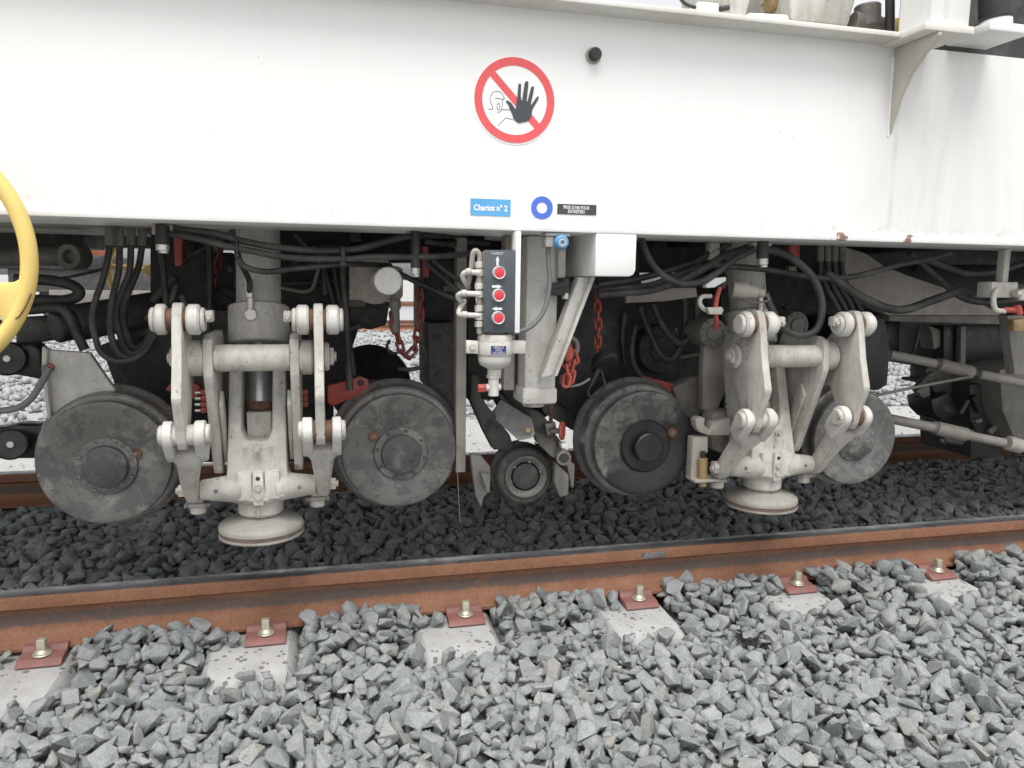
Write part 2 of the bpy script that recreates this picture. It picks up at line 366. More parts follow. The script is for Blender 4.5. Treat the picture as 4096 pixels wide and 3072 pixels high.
mc = M('sleeper_concrete', 0.8)
cc = mc.mix(mc.rng(mc.noise(14, 7, 0.6), 0.3, 0.7), (0.31, 0.305, 0.295), (0.41, 0.405, 0.395))
fp = mc.mul(mc.voro(150), 0.12, 'LESS_THAN'); cc = mc.mix(mc.mul(fp, 0.5), cc, (0.15, 0.147, 0.14))
drop = mc.mul(mc.voro(46), mc.rng(mc.noise(22, 3), 0.36, 0.6, 0.0, 0.34), 'LESS_THAN')
cc = mc.mix(mc.mul(drop, 0.8), cc, (0.085, 0.083, 0.08))
drop2 = mc.mul(mc.voro(27), mc.rng(mc.noise(13, 3), 0.5, 0.68, 0.0, 0.26), 'LESS_THAN'); cc = mc.mix(mc.mul(drop2, 0.8), cc, (0.10, 0.098, 0.095))
mc.col(cc); mc.bump(mc.noise(140, 5), 0.3, 0.0015); CONC = mc.m

def stone_mat(name, lo, hi, warm):
    m = M(name, 0.82)
    at = m.n('ShaderNodeAttribute'); at.attribute_name = 'tint'
    oi = m.n('ShaderNodeObjectInfo')
    t = m.mul(m.mul(at.outputs['Fac'], oi.outputs['Random'], 'ADD'), 1.0, 'FRACT')
    c = m.mix(t, lo, hi)
    w = m.rng(m.mul(m.mul(t, 7.31), 1.0, 'FRACT'), 0.86, 0.98)
    c = m.mix(m.mul(w, 0.7), c, warm)
    c = m.mix(m.mul(m.rng(m.noise(28, 7, 0.65), 0.42, 0.66), 0.4), c, tuple(x*1.45 for x in hi))
    vein = m.rng(m.voro(24, m.pos, 'DISTANCE_TO_EDGE'), 0.0, 0.02, 1, 0)
    c = m.mix(m.mul(m.mul(vein, m.rng(m.noise(11, 3), 0.5, 0.62)), 0.5), c, tuple(x*1.9 for x in hi))
    c = m.mix(m.mul(m.rng(m.noise(150, 4), 0.45, 0.68), 0.35), c, tuple(x*0.5 for x in lo))
    dr = m.mul(m.voro(52), m.rng(m.noise(16, 3), 0.5, 0.7, 0.0, 0.27), 'LESS_THAN')
    c = m.mix(m.mul(dr, 0.6), c, tuple(x*0.42 for x in lo))
    c = m.mix(m.mul(m.rng(m.noise(420, 3), 0.5, 0.7), 0.35), c, tuple(x*1.8 for x in hi))
    m.col(c); m.bump(m.noise(95, 8, 0.72), 0.75, 0.005); return m.m
STONE = stone_mat('crushed_grey_stone', (0.150, 0.164, 0.165), (0.245, 0.256, 0.254), (0.28, 0.26, 0.225))
STONE_F = stone_mat('glare_pale_stone', (0.20, 0.207, 0.21), (0.31, 0.318, 0.318), (0.32, 0.30, 0.27))  # same ballast as near the camera, distant glare painted in as paler colours
md = M('ballast_fines', 0.9); md.col(md.mix(md.rng(md.noise(60, 6), 0.3, 0.7), (0.10, 0.105, 0.105), (0.18, 0.185, 0.185))); md.bump(md.noise(60, 6), 0.8, 0.01); FINES = md.m
mg = M('pale_dusty_ground', 0.9)
gc = mg.mix(mg.rng(mg.noise(1.2, 7, 0.6), 0.3, 0.7), (0.29, 0.29, 0.28), (0.38, 0.376, 0.365))
gc = mg.mix(mg.mul(mg.rng(mg.noise(55, 5, 0.6), 0.45, 0.7), 0.6), gc, (0.19, 0.19, 0.186)); mg.col(gc); mg.bump(mg.noise(70, 6), 0.6, 0.01); GROUND = mg.m

# ------------------------------------------------------------------ ground and track
YN = 2.338                      # outer edge of the near rail head
YR1, YR2 = YN+0.036, YN+0.036+1.507
b = MB(); S_ = 600
b.bm.faces.new([b.bm.verts.new(p) for p in ((-S_, -S_, -0.42), (S_, -S_, -0.42), (S_, S_, -0.42), (-S_, S_, -0.42))])
struct(b.build('ground', GROUND))

# ballast bed: a berm with a shaped top
def bed_z(x, y):
    z = -0.205
    if y < 2.2: z -= (2.2-y)*0.07
    if y > 4.5: z -= (y-4.5)*0.6
    return z
b = MB(); xs = [-7+0.5*i for i in range(39)]; ys = [-1.5, 0.0, 0.8, 1.4, 2.0, 2.2, 2.6, 3.1, 3.6, 4.2, 4.5, 4.72, 4.9]
g = [[b.bm.verts.new((x, y, max(bed_z(x, y), -0.44))) for y in ys] for x in xs]
for i in range(len(xs)-1):
    for j in range(len(ys)-1): b.bm.faces.new((g[i][j], g[i+1][j], g[i+1][j+1], g[i][j+1]))
bed = struct(b.build('ballast_bed', FINES))

def rail_profile():
    h = [(-0.036, -0.037), (-0.036, -0.010), (-0.034, -0.004), (-0.029, -0.0012)]
    low = [(-0.0085, -0.050), (-0.0095, -0.070), (-0.0085, -0.090), (-0.012, -0.114), (-0.020, -0.124), (-0.068, -0.1395), (-0.070, -0.141), (-0.070, -0.150)]
    left = h[::-1] + [(-0.033, -0.039)] + low     # from top down
    right = [(-a, c_) for a, c_ in left][::-1]
    return right + left
def make_rail(yc, x0, x1, label, zoff=0.0, top=True, cat='rail'):
    t = thing('rail', label, cat, (0, yc, zoff-0.150))
    b = MB(); b.prism([(x0, yc+a, zoff+c_) for a, c_ in rail_profile()], (x1-x0, 0, 0)); b.build('rail_body', RAIL, t)
    b = MB(); b.prism([(x0, yc+a, zoff+c_) for a, c_ in ((-0.0305, -0.0016), (-0.026, 0.0006), (0.026, 0.0006), (0.0305, -0.0016))], (x1-x0, 0, 0)); b.build('running_surface', RTOP, t)
    return t
r1 = make_rail(YR1, -7, 12, 'rusty near rail with grey band on its web in front of the wheels')
make_rail(YR2, -7, 12, 'far rail of the same track, half hidden behind the wheels')
wp = A(2615, 2225, YN)
b = MB(); b.box((wp.x-0.045, YN-0.0015, -0.036), (wp.x+0.045, YN+0.01, -0.012), 0.0006); b.build('weld_patch', STEEL, r1)
RYB = 17.0
make_rail(RYB, -40, 60, 'rusty rail of the next track, nearer one, seen through the gaps', -0.08)
make_rail(RYB+1.507, -40, 60, 'rusty rail of the next track, farther one, beyond the machine', -0.08)
make_rail(28.0, -60, 90, 'distant brown rail of the third track at the far left', 0.05)
make_rail(29.5, -60, 90, 'most distant brown rail of the third track', 0.05)

# sleepers
SX0 = -0.7765
places = ['with its end at the left edge of the photo', 'second from the left, below the left white foot', 'third from the left, below the middle of the machine',
          'fourth from the left, smooth spotted end clear of stones', 'fifth from the left, half covered by stones', 'sixth from the left, at the right edge of the photo', 'last on the right, buried in the stones']
def make_sleeper():
    t = thing('concrete_sleeper', 'x', 'sleeper', (0, 3.127, -0.40), 'concrete sleepers of the near track')
    b = MB()
    def sec(y, zt, wt, wb):
        return [b.bm.verts.new(p) for p in ((-wb, y, -0.40), (wb, y, -0.40), (wb-0.01, y, zt-0.05), (wt, y, zt-0.012), (wt-0.014, y, zt), (-wt+0.014, y, zt), (-wt, y, zt-0.012), (-wb+0.01, y, zt-0.05))]
    ss = [sec(y, zt, wt, wb) for y, zt, wt, wb in ((1.99, -0.31, 0.105, 0.14), (2.04, -0.225, 0.112, 0.145), (2.07, -0.200, 0.116, 0.145), (2.11, -0.190, 0.118, 0.148), (2.40, -0.184, 0.125, 0.15), (2.62, -0.19, 0.12, 0.148), (3.127, -0.215, 0.10, 0.12), (3.63, -0.19, 0.12, 0.148), (4.15, -0.19, 0.12, 0.148), (4.3, -0.30, 0.11, 0.14))]
    for p, q in zip(ss, ss[1:]):
        for k in range(8): b.bm.faces.new((p[k], p[(k+1) % 8], q[(k+1) % 8], q[k]))
    b.bm.faces.new(ss[0]); b.bm.faces.new(ss[-1][::-1])
    for v in b.bm.verts: v.co.x -= 0.04
    b.build('sleeper_body', CONC, t)
    for sy, y0 in ((-1, YR1), (1, YR1), (-1, YR2), (1, YR2)):
        b = MB(); w0 = 0.058
        pr = [(y0+sy*0.058, -0.1545), (y0+sy*0.066, -0.1500), (y0+sy*0.082, -0.152), (y0+sy*0.092, -0.164), (y0+sy*0.118, -0.166), (y0+sy*0.132, -0.168), (y0+sy*0.150, -0.178), (y0+sy*0.152, -0.1835), (y0+sy*0.078, -0.184), (y0+sy*0.0765, -0.160)]
        b.prism([(-w0, y, z) for y, z in pr], (2*w0, 0, 0), 0.0022); cp = b.build('clip_plate', RCLIP, t)
        yb = y0+sy*0.110
        b = MB(); b.cyl((0, yb, -0.1655), (0, yb, -0.1600), 0.0245, seg=22); b.build('washer', YZINC, cp)
        b = MB(); b.cyl((0, yb, -0.1605), (0, yb, -0.150), 0.019, 0.0145, seg=20); b.box((-0.0108, yb-0.0108, -0.152), (0.0108, yb+0.0108, -0.119), 0.002); b.build('screw_head', YZINC, cp)
    return t
slp = make_sleeper()
for i in range(7):
    t = slp if i == 0 else copy_tree(slp)
    t.location.z = -0.40+0.022; t.location.x = SX0+0.6*i+random.uniform(-.006, .006); t['label'] = 'grey concrete sleeper ' + places[i]
    if i: t.location.x += 0
SLX = [SX0+0.6*i for i in range(7)]

# ---- stones
def stone_mesh(n, seed, pts=13):
    r_ = random.Random(seed); bm = bmesh.new()
    sx, sy, sz = 1.0, r_.uniform(.58, .95), r_.uniform(.38, .72)
    for _ in range(pts):
        v = Vector((r_.gauss(0, 1), r_.gauss(0, 1), r_.gauss(0, 1))).normalized()*r_.uniform(.80, 1.12)
        v = Vector([math.copysign(abs(q)**0.62, q) for q in v])
        bm.verts.new((v.x*sx, v.y*sy, v.z*sz))
    ret = bmesh.ops.convex_hull(bm, input=bm.verts[:])
    bmesh.ops.delete(bm, geom=[e for e in ret['geom_interior'] if isinstance(e, bmesh.types.BMVert)], context='VERTS')
    bmesh.ops.recalc_face_normals(bm, faces=bm.faces[:])
    if n == 'stone':
        bmesh.ops.dissolve_limit(bm, angle_limit=R(16), verts=bm.verts[:], edges=bm.edges[:])
        bmesh.ops.bevel(bm, geom=bm.edges[:], offset=0.022, segments=1, affect='EDGES', clamp_overlap=True)
    bmesh.ops.triangulate(bm, faces=bm.faces[:])
    me = bpy.data.meshes.new(n); bm.to_mesh(me); bm.free()
    return me
NST = 40
SM = [stone_mesh('stone', 100+i) for i in range(NST)]
for me in SM:
    me.materials.append(STONE)
SMV = [np.array([v.co for v in me.vertices]) for me in SM]
SMT = [np.array([list(p.vertices) for p in me.polygons]) for me in SM]
LOW = [stone_mesh('low', 300+i, 9) for i in range(12)]
LOWV = [np.array([v.co for v in me.vertices]) for me in LOW]; LOWT = [np.array([list(p.vertices) for p in me.polygons]) for me in LOW]

def flat_rot():
    yaw, t1, t2 = rng.uniform(0, 6.283), rng.normal()*0.42, rng.normal()*0.42
    m_ = Matrix.Rotation(t1, 3, 'X') @ Matrix.Rotation(t2, 3, 'Y') @ Matrix.Rotation(yaw, 3, 'Z')
    return np.array(m_)
def rand_rot():
    q = rng.normal(size=4); q /= np.linalg.norm(q); w_, x, y, z = q
    return np.array([[1-2*(y*y+z*z), 2*(x*y-z*w_), 2*(x*z+y*w_)], [2*(x*y+z*w_), 1-2*(x*x+z*z), 2*(y*z-x*w_)], [2*(x*z-y*w_), 2*(y*z+x*w_), 1-2*(x*x+y*y)]])
def merged(name, items, V, T, mat, parent):
    vs, ts, tint, o = [], [], [], 0
    for k, rot, s, p in items:
        v = (V[k]*s)@rot.T+p; vs.append(v); ts.append(T[k]+o); o += len(v); tint.append(np.full(len(v), rng.random()))
    v = np.concatenate(vs); t = np.concatenate(ts); tn = np.concatenate(tint)
    me = bpy.data.meshes.new(name); me.vertices.add(len(v)); me.vertices.foreach_set('co', v.ravel())
    me.loops.add(t.size); me.loops.foreach_set('vertex_index', t.ravel().astype(np.int32))
    me.polygons.add(len(t)); me.polygons.foreach_set('loop_start', np.arange(0, t.size, 3, dtype=np.int32)); me.polygons.foreach_set('loop_total', np.full(len(t), 3, dtype=np.int32))
    me.update(); me.validate()
    a = me.attributes.new('tint', 'FLOAT', 'POINT'); a.data.foreach_set('value', tn.astype(np.float32))
    me.materials.append(mat); ob = bpy.data.objects.new(name, me); COL.objects.link(ob)
    if parent: ob.parent = parent; ob.location = -wloc(parent)
    struct(ob, 'stuff'); return ob

def drop(x0, x1, y0, y1, n, smin, smax, base, cell=0.008, cand=7, reject=None, cap=None):
    nx, ny = int((x1-x0)/cell)+1, int((y1-y0)/cell)+1
    X = x0+np.arange(nx)*cell; Y = y0+np.arange(ny)*cell
    Hm = base(X[:, None], Y[None, :])*np.ones((nx, ny)); B0 = Hm.copy(); items = []
    for _ in range(n):
        s = smin+(smax-smin)*rng.random()**1.5
        rot = flat_rot() if rng.random() < 0.7 else rand_rot(); k = int(rng.integers(NST)); rr = max(2, int(s*0.72/cell))
        best = None
        for _c in range(cand):
            i, j = int(rng.integers(rr, nx-rr)), int(rng.integers(rr, ny-rr))
            w_ = Hm[i-rr:i+rr+1:2, j-rr:j+rr+1:2]; h = w_.mean()*0.6+w_.max()*0.4
            h2 = h-B0[i, j]*0.0
            tgt = h-(cap(X[i], Y[j]) if cap else 0)
            if best is None or tgt < best[0]: best = (tgt, i, j, h)
        tgt, i, j, h = best
        if cap and tgt > 0: continue
        if reject and reject(X[i], Y[j]): continue
        v = (SMV[k]*s)@rot.T
        zc = h-v[:, 2].min()*0.66
        p = np.array([X[i], Y[j], zc]); items.append((k, rot, s, p))
        ii = np.arange(-rr, rr+1); d = 1-(ii[:, None]**2+ii[None, :]**2)/(rr*rr*1.0+1)
        top = zc+v[:, 2].max()*np.sqrt(np.clip(d, 0, 1))
        sl_ = Hm[i-rr:i+rr+1, j-rr:j+rr+1]; np.maximum(sl_, np.where(d > 0, top, -9), out=sl_)
    return items, Hm, X, Y

def base_near(x, y):
    z = -0.235-np.clip(2.2-y, 0, 9)*0.06+0*x
    for sx in SLX:
        inside = (abs(x+0.04-sx) < 0.13) & (y > 2.03)
        z = np.where(inside, -0.166, z)
    z = np.where(y > YR1-0.072, -0.130, z)
    return z
def cap_near(x, y):
    d = min(abs(x+0.04-s_) for s_ in SLX)
    z = -0.166-max(0, 2.15-y)*0.07
    if y > 2.17 and d > 0.15: z += 0.020+min(0.022, (y-2.17)*0.3)
    elif y > 2.235 and abs(x-min(SLX, key=lambda s_: abs(x-s_))) > 0.085: z += 0.075
    if d < 0.15 and y > 2.08: z -= 0.05
    k_ = SLX.index(min(SLX, key=lambda s_: abs(x-s_)))
    if k_ >= 4 and d < 0.2: z += 0.008
    return z
def rej_near(x, y):
    if y > YR1-0.058: return True
    d = [abs(x+0.04-s_) for s_ in SLX]; k_ = d.index(min(d))
    if 2.24 > y > 2.10-0.02*(k_ == 3) and min(d) < 0.122: return rng.random() < (0.98 if k_ < 4 else 0.93)
    if y > 2.24 and abs(x-SLX[k_]) < 0.085: return rng.random() < 0.9
    return False
near_items, _, _, _ = drop(-1.5, 3.9, 1.05, YR1-0.03, 15500, 0.016, 0.039, base_near, cap=cap_near, reject=rej_near)
def base_mid(x, y):
    return -0.20+0*x+0*y
def cap_mid(x, y): return -0.128+0.012*math.sin(x*3.1+y*2)
mid_items, _, _, _ = drop(-2.3, 5.6, YR1+0.07, YR2-0.05, 10000, 0.018, 0.041, base_mid, cap=cap_mid)
def cap_far(x, y): return -0.14-max(0, y-4.3)*0.5
far_items, _, _, _ = drop(-2.6, 6.2, YR2+0.08, 4.55, 2400, 0.024, 0.044, lambda x, y: -0.21-np.clip(y-4.25, 0, 9)*0.5+0*x, cap=cap_far, cell=0.012)

def vis_size(it):
    p = Vector(it[3]); x, y = project(p)
    if not (0 < x < 4096 and 0 < y < 3072): return -1
    return it[2]/(p-EYE).length
order = sorted(range(len(near_items)), key=lambda i: -vis_size(near_items[i]))
# keep those that lie on top
tops = []
pp = np.array([it[3] for it in near_items]); ss = np.array([it[2] for it in near_items])
for i in order:
    d = np.hypot(pp[:, 0]-pp[i, 0], pp[:, 1]-pp[i, 1])
    over = (d < (ss+ss[i])*0.55) & (pp[:, 2] > pp[i, 2]+ss[i]*0.45)
    if not over.any(): tops.append(i)
    if len(tops) == 300: break
tset = set(tops)
bl = wloc(bed)
for i in tops:
    k, rot, s, p = near_items[i]
    o = bpy.data.objects.new('stone', SM[k]); COL.objects.link(o); o.parent = bed
    mw = Matrix([list(rot[a]*s)+[p[a]-bl[a]] for a in range(3)]+[[0, 0, 0, 1]]); o.matrix_local = mw
merged('ballast_stones', [it for i, it in enumerate(near_items) if i not in tset]+mid_items+far_items, SMV, SMT, STONE, bed)

# far side: dusty path, stone bank of the next track
fb = MB(); xs = [-30+3*i for i in range(31)]
prof = [(7.0, -0.43), (7.9, -0.30), (9.0, -0.27), (16.0, -0.26), (20.0, -0.26), (26.0, -0.2), (31, -0.15), (33, -0.43)]
g = [[fb.bm.verts.new((x, y, z)) for y, z in prof] for x in xs]
for i in range(len(xs)-1):
    for j in range(len(prof)-1): fb.bm.faces.new((g[i][j], g[i+1][j], g[i+1][j+1], g[i][j+1]))
far_bed = struct(fb.build('far_ballast_bed', STONE_F))
fi = []
for _ in range(16000):
    y = 7.1+(rng.random()**1.6)*13; x = -0.75*y+rng.random()*2.1*y
    z = np.interp(y, [p[0] for p in prof], [p[1] for p in prof])+0.01+0.02*rng.random()
    fi.append((int(rng.integers(12)), rand_rot(), 0.03+0.035*rng.random(), np.array([x, y, z])))
for _ in range(1500):
    y = 4.5+rng.random()*3; x = -0.6*y+rng.random()*1.9*y
    fi.append((int(rng.integers(12)), rand_rot(), 0.006+0.014*rng.random(), np.array([x, y, -0.418])))
merged('far_ballast_stones', fi, LOWV, LOWT, STONE_F, far_bed)
# ------------------------------------------------------------------ the machine's main beam
YB = 1.98; ZB = 1.0435
mbm = thing('main_beam', 'huge white steel beam of the track machine filling the top of the photo', 'beam', (0.5, 2.3, ZB))
XL, XR = -3.2, 6.5
YFL, YBR = 1.903, 1.813
ZT = A(3000, 84, YFL).z
b = MB(); b.box((XL, YB, ZB+0.012), (XR, YB+0.02, ZT+0.004)); b.build('side_plate', WHITE, mbm)
b = MB(); b.box((XL, YB-0.006, ZB), (XR, YB+0.285, ZB+0.024), 0.003); b.build('bottom_flange', BFL, mbm)
xstep = A(612, 880, 2.3).x
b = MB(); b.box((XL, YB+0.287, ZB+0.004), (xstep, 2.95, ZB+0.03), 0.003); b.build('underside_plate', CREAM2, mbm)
xfl = A(3601, 159, YFL).x
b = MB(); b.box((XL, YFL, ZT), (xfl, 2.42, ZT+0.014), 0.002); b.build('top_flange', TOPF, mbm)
b = MB(); b.box((XL, 4.05, ZB), (XR, 4.2, ZT), 0.004); b.build('far_side_beam', DARK2, mbm)
b = MB(); b.box((XL, YB+0.29, ZB+0.075), (XR, 4.05, ZB+0.13)); b.build('deck_underside', DARK2, mbm)
for i in range(9):
    x = -2.6+i*1.0
    b = MB(); b.box((x-0.03, YB+0.30, ZB+0.012), (x+0.03, 4.04, ZB+0.074), 0.004); b.build('deck_cross_rib', DARK2, mbm)
# bracket for the mast
ZP = ZT+0.001
xr_ = A(3895, 154, YBR).x
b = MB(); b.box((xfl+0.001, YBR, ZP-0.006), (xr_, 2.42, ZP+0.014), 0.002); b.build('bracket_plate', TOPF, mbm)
x0 = A(3740, 60, YBR+.013).x; x1 = A(3884, 60, YBR+.013).x
b = MB(); b.box((x0-0.012, YBR+.015, ZP+0.0145), (x1, 1.95, ZP+0.6), 0.006); b.build('mast', WHITE, mbm)
gp = [(YB-.001+dy, ZT-dz) for dy, dz in ((0, .006), (-.164, .006), (-.163, .016), (-.118, .050), (-.071, .092), (-.038, .145), (-.014, .203), (0, .246))]
gx = A(3577, 205, YB).x
b = MB(); b.prism([(gx, y, z) for y, z in gp], (0.012, 0, 0), 0.0015); b.build('gusset', worn_paint('beige_gusset_paint', (0.52, 0.495, 0.43), (0.36, 0.32, 0.25), 0.5, 6, spot=0.04, streak=0.3), mbm)  # gusset coloured a darker beige than the flange
b = MB(); b.tube([(gx-0.001, YB-0.001, ZT-0.03), (gx-0.001, YB-0.001, ZT-0.14), (gx, YB-0.001, ZT-0.25)], 0.004, 8, 3); b.build('weld_bead', FLANGE, mbm)
# bracket box under the beam
pf = [(2380, 1000), (2543, 1000), (2543, 1090), (2527, 1106), (2392, 1106), (2380, 1094)]
zb2 = A(2460, 1106, YB).z; xa, xb = A(2380, 1020, YB).x, A(2543, 1020, YB).x
rr = 0.018
b = MB(); b.prism([(xa, YB-0.004, ZB+0.002), (xa, YB-0.004, zb2), (xb-rr, YB-0.004, zb2), (xb-rr*0.3, YB-0.004, zb2+rr*0.3), (xb, YB-0.004, zb2+rr), (xb, YB-0.004, ZB+0.002)], (0, 0.46, 0), 0.004); b.build('bracket_box', FLANGE, mbm)
# plug in the beam face
pc = A(2372, 224, YB)
t = thing('rubber_plug', 'dark round plug on the white beam right of the round sign', 'plug', pc)
b = MB(); b.lathe([(0.021, 0), (0.021, -0.004), (0.017, -0.008)], pc, (0, 1, 0), 28); b.build('collar', CREAM2, t)
b = MB(); b.lathe([(0.016, -0.006), (0.0165, -0.022), (0.014, -0.027), (0, -0.028)], pc, (0, 1, 0), 28); b.build('cap', BLACK, t)

# ---- things standing on the beam
t = thing('hydraulic_motor', 'cream housing and dark valves on top of the beam at the upper right', 'motor', A(3050, 60, 2.3))
b = MB(); b.poly([(2920, -160), (3045, -160), (2985, 62), (2918, 58)], 2.18, 2.5, 0.006); b.build('housing_end', CREAM, t)
b = MB(); b.poly([(3160, -200), (3480, -200), (3395, 105), (3160, 80)], 2.16, 2.55, 0.01); b.build('housing', CREAM, t)
b = MB(); b.poly([(3000, 50), (3150, 58), (3160, 88), (2990, 70)], 2.12, 2.2, 0.003); b.build('foot_block', FLANGE, t)
b = MB(); b.cyl(A(3070, 10, 2.25), A(3150, 25, 2.25), 0.03); b.cyl(A(3060, -30, 2.3), A(3170, -10, 2.3), 0.045); b.build('pipe_flange', BRASS, t)
b = MB(); b.cyl(A(3470, 20, 2.2), A(3470, 110, 2.2), 0.04); b.cyl(A(3410, 85, 2.2), A(3540, 112, 2.2), 0.030); b.build('valve_body', DULL, t)
b = MB(); b.cyl(A(3560, -200, 2.15), A(3560, 128, 2.15), 0.014); b.build('standpipe', BLACK, t)
t = thing('junction_box', 'small white box with black lead on the beam top, middle of the upper edge', 'box', A(2830, 45, 2.1))
b = MB(); b.poly([(2795, 5), (2875, 12), (2875, 46), (2795, 40)], 2.08, 2.14, 0.003); b.build('box_body', FLANGE, t)
b = MB(); b.tube([A(2700, -40, 2.1), A(2735, 10, 2.1), (A(2775, 28, 2.1)), A(2800, 26, 2.1)], 0.005); b.build('lead', BLACK, t)
b = MB(); b.cyl(A(2880, 36, 2.1), A(2915, 30, 2.1), 0.008); b.build('cable_gland', BLACK, t)
b = MB(); b.poly([(3582, 70), (3605, 70), (3605, 128), (3582, 128)], 2.3, 2.34, 0.003); tag(b.build('yellow_bracket', YELL), 'small yellow bracket beside the white mast at the top right', 'bracket')
t = thing('rubber_mount', 'black rubber mount on a white bracket at the top right corner', 'mount', A(3990, 170, 1.88))
b = MB(); b.cyl(A(3985, 78, 1.88), A(3985, -60, 1.88), 0.044); b.build('rubber_block', BLACK, t)
b = MB(); b.cyl(A(3985, 112, 1.88), A(3985, 76, 1.88), 0.040); b.build('white_cup', FLANGE, t)
p0 = A(3900, 140, 1.88); p1 = A(4066, 140, 1.88)
b = MB(); b.box((p0.x, 1.83, A(3985, 150, 1.88).z), (p1.x, 1.985, A(3985, 113, 1.88).z), 0.004); b.build('mount_bracket', FLANGE, t)
b = MB(); b.box((xr_+0.01, 2.005, ZT-0.05), (XR, 2.12, ZT+0.6)); b.build('dark_opening_sheet', DARK, t)  # dark sheet standing in for the dark opening above the beam

# ------------------------------------------------------------------ stickers on the beam
YS = YB-0.0009
def flat(pts, Y, name, mat, parent, th=0.0008):
    b = MB(); b.poly(pts, Y-th, Y); return b.build(name, mat, parent, smooth=False)
sc_ = A(2059, 402, YS); RS = 0.1060
t = thing('prohibition_sign', 'round red and white no entry sticker with raised black hand', 'sign', sc_)
b = MB(); b.lathe([(0, -0.0004), (RS*1.045, -0.0004), (RS*1.045, 0.0005)], sc_, (0, 1, 0), 72); b.build('white_backing', STK_WHITE, t)
b = MB(); b.lathe([(RS*0.81, -0.0017), (RS, -0.0017), (RS, -0.0003), (RS*0.81, -0.0003)], sc_, (0, 1, 0), 72, closed=True); b.build('red_ring', STK_RED, t)
def SG(pts): return [(1700+x/2.2122, 150+y/2.2122) for x, y in pts]
flat(SG([(572, 334), (614, 290), (1024, 775), (984, 822)]), YS-0.0006, 'red_bar', STK_RED, t)
hand = [(715, 563), (722, 556), (740, 560), (765, 580), (785, 610), (799, 632), (806, 622), (814, 560), (828, 415), (840, 405), (850, 414), (848, 520), (852, 555), (861, 550), (884, 400), (894, 387), (908, 385), (916, 396), (906, 500), (899, 562), (908, 565), (940, 440), (954, 430), (966, 438), (958, 490), (935, 594), (945, 592), (988, 527), (1002, 520), (1009, 528), (995, 560), (952, 632), (942, 690), (930, 722), (905, 742), (870, 748), (835, 756), (808, 744), (785, 715), (770, 670), (752, 632), (740, 592), (724, 576)]
flat(SG(hand), YS-0.0018, 'hand_print', STK_GREY, t)
def stroke(b, pts, wd=4.6):
    P = [A(x, y, YS-0.0013) for x, y in SG(pts)]
    for p, q in zip(P, P[1:]):
        d = (q-p).normalized(); n = Vector((-d.z, 0, d.x))*(wd*0.00012); e = d*0.0002
        b.prism([p-e+n, q+e+n, q+e-n, p-e-n], (0, 0.0007, 0))
b = MB()
for ln in ([(557, 632), (600, 635), (597, 605), (584, 580), (575, 545), (580, 520), (595, 490), (615, 478), (640, 473), (665, 480), (685, 500), (698, 530), (705, 542), (690, 546), (685, 600), (675, 640), (660, 660), (640, 658)], [(620, 535), (692, 545)],
           [(640, 592), (650, 583), (661, 587), (663, 618), (657, 636), (645, 638), (637, 628), (640, 592)], [(675, 637), (760, 640)], [(648, 778), (715, 710), (785, 728)]):
    stroke(b, ln)
b.build('person_outline', STK_GREY, t, smooth=False)

t = thing('name_label', 'sky blue rectangular label reading Chariot with number two', 'label', A(1962, 830, YS))
flat([(1882, 793), (2043, 799), (2042, 866), (1882, 860)], YS, 'label_film', STK_BLUE, t)
p = A(1963, 831, YS-0.0014); lettering('Chariot n° 2', A(2032, 831, YS).x-A(1897, 831, YS).x, 26*PX(1963, 831, YS), p, STK_WHITE, t, 0.0016)
t = thing('air_point_ring', 'blue ring sticker with white centre on the lower beam edge', 'label', A(2168, 831, YS))
p = A(2168, 831, YS); ro = 46*PX(2168, 831, YS)
b = MB(); b.lathe([(ro*0.5, -0.0008), (ro, -0.0008), (ro, 0.001), (ro*0.5, 0.001)], p, (0, 1, 0), 48, closed=True); b.build('blue_band', STK_RING, t)
t = thing('air_supply_label', 'black rectangular label reading PRISE D\'AIR POUR ENTRETIEN', 'label', A(2307, 838, YS))
flat([(2230, 815), (2386, 820), (2385, 861), (2229, 856)], YS, 'label_film', STK_BLK, t)
lettering("PRISE D'AIR POUR\nENTRETIEN", A(2358, 838, YS).x-A(2254, 838, YS).x, 30*PX(2306, 838, YS), A(2306, 838, YS-0.0014), STK_WHITE, t, 0.0006)

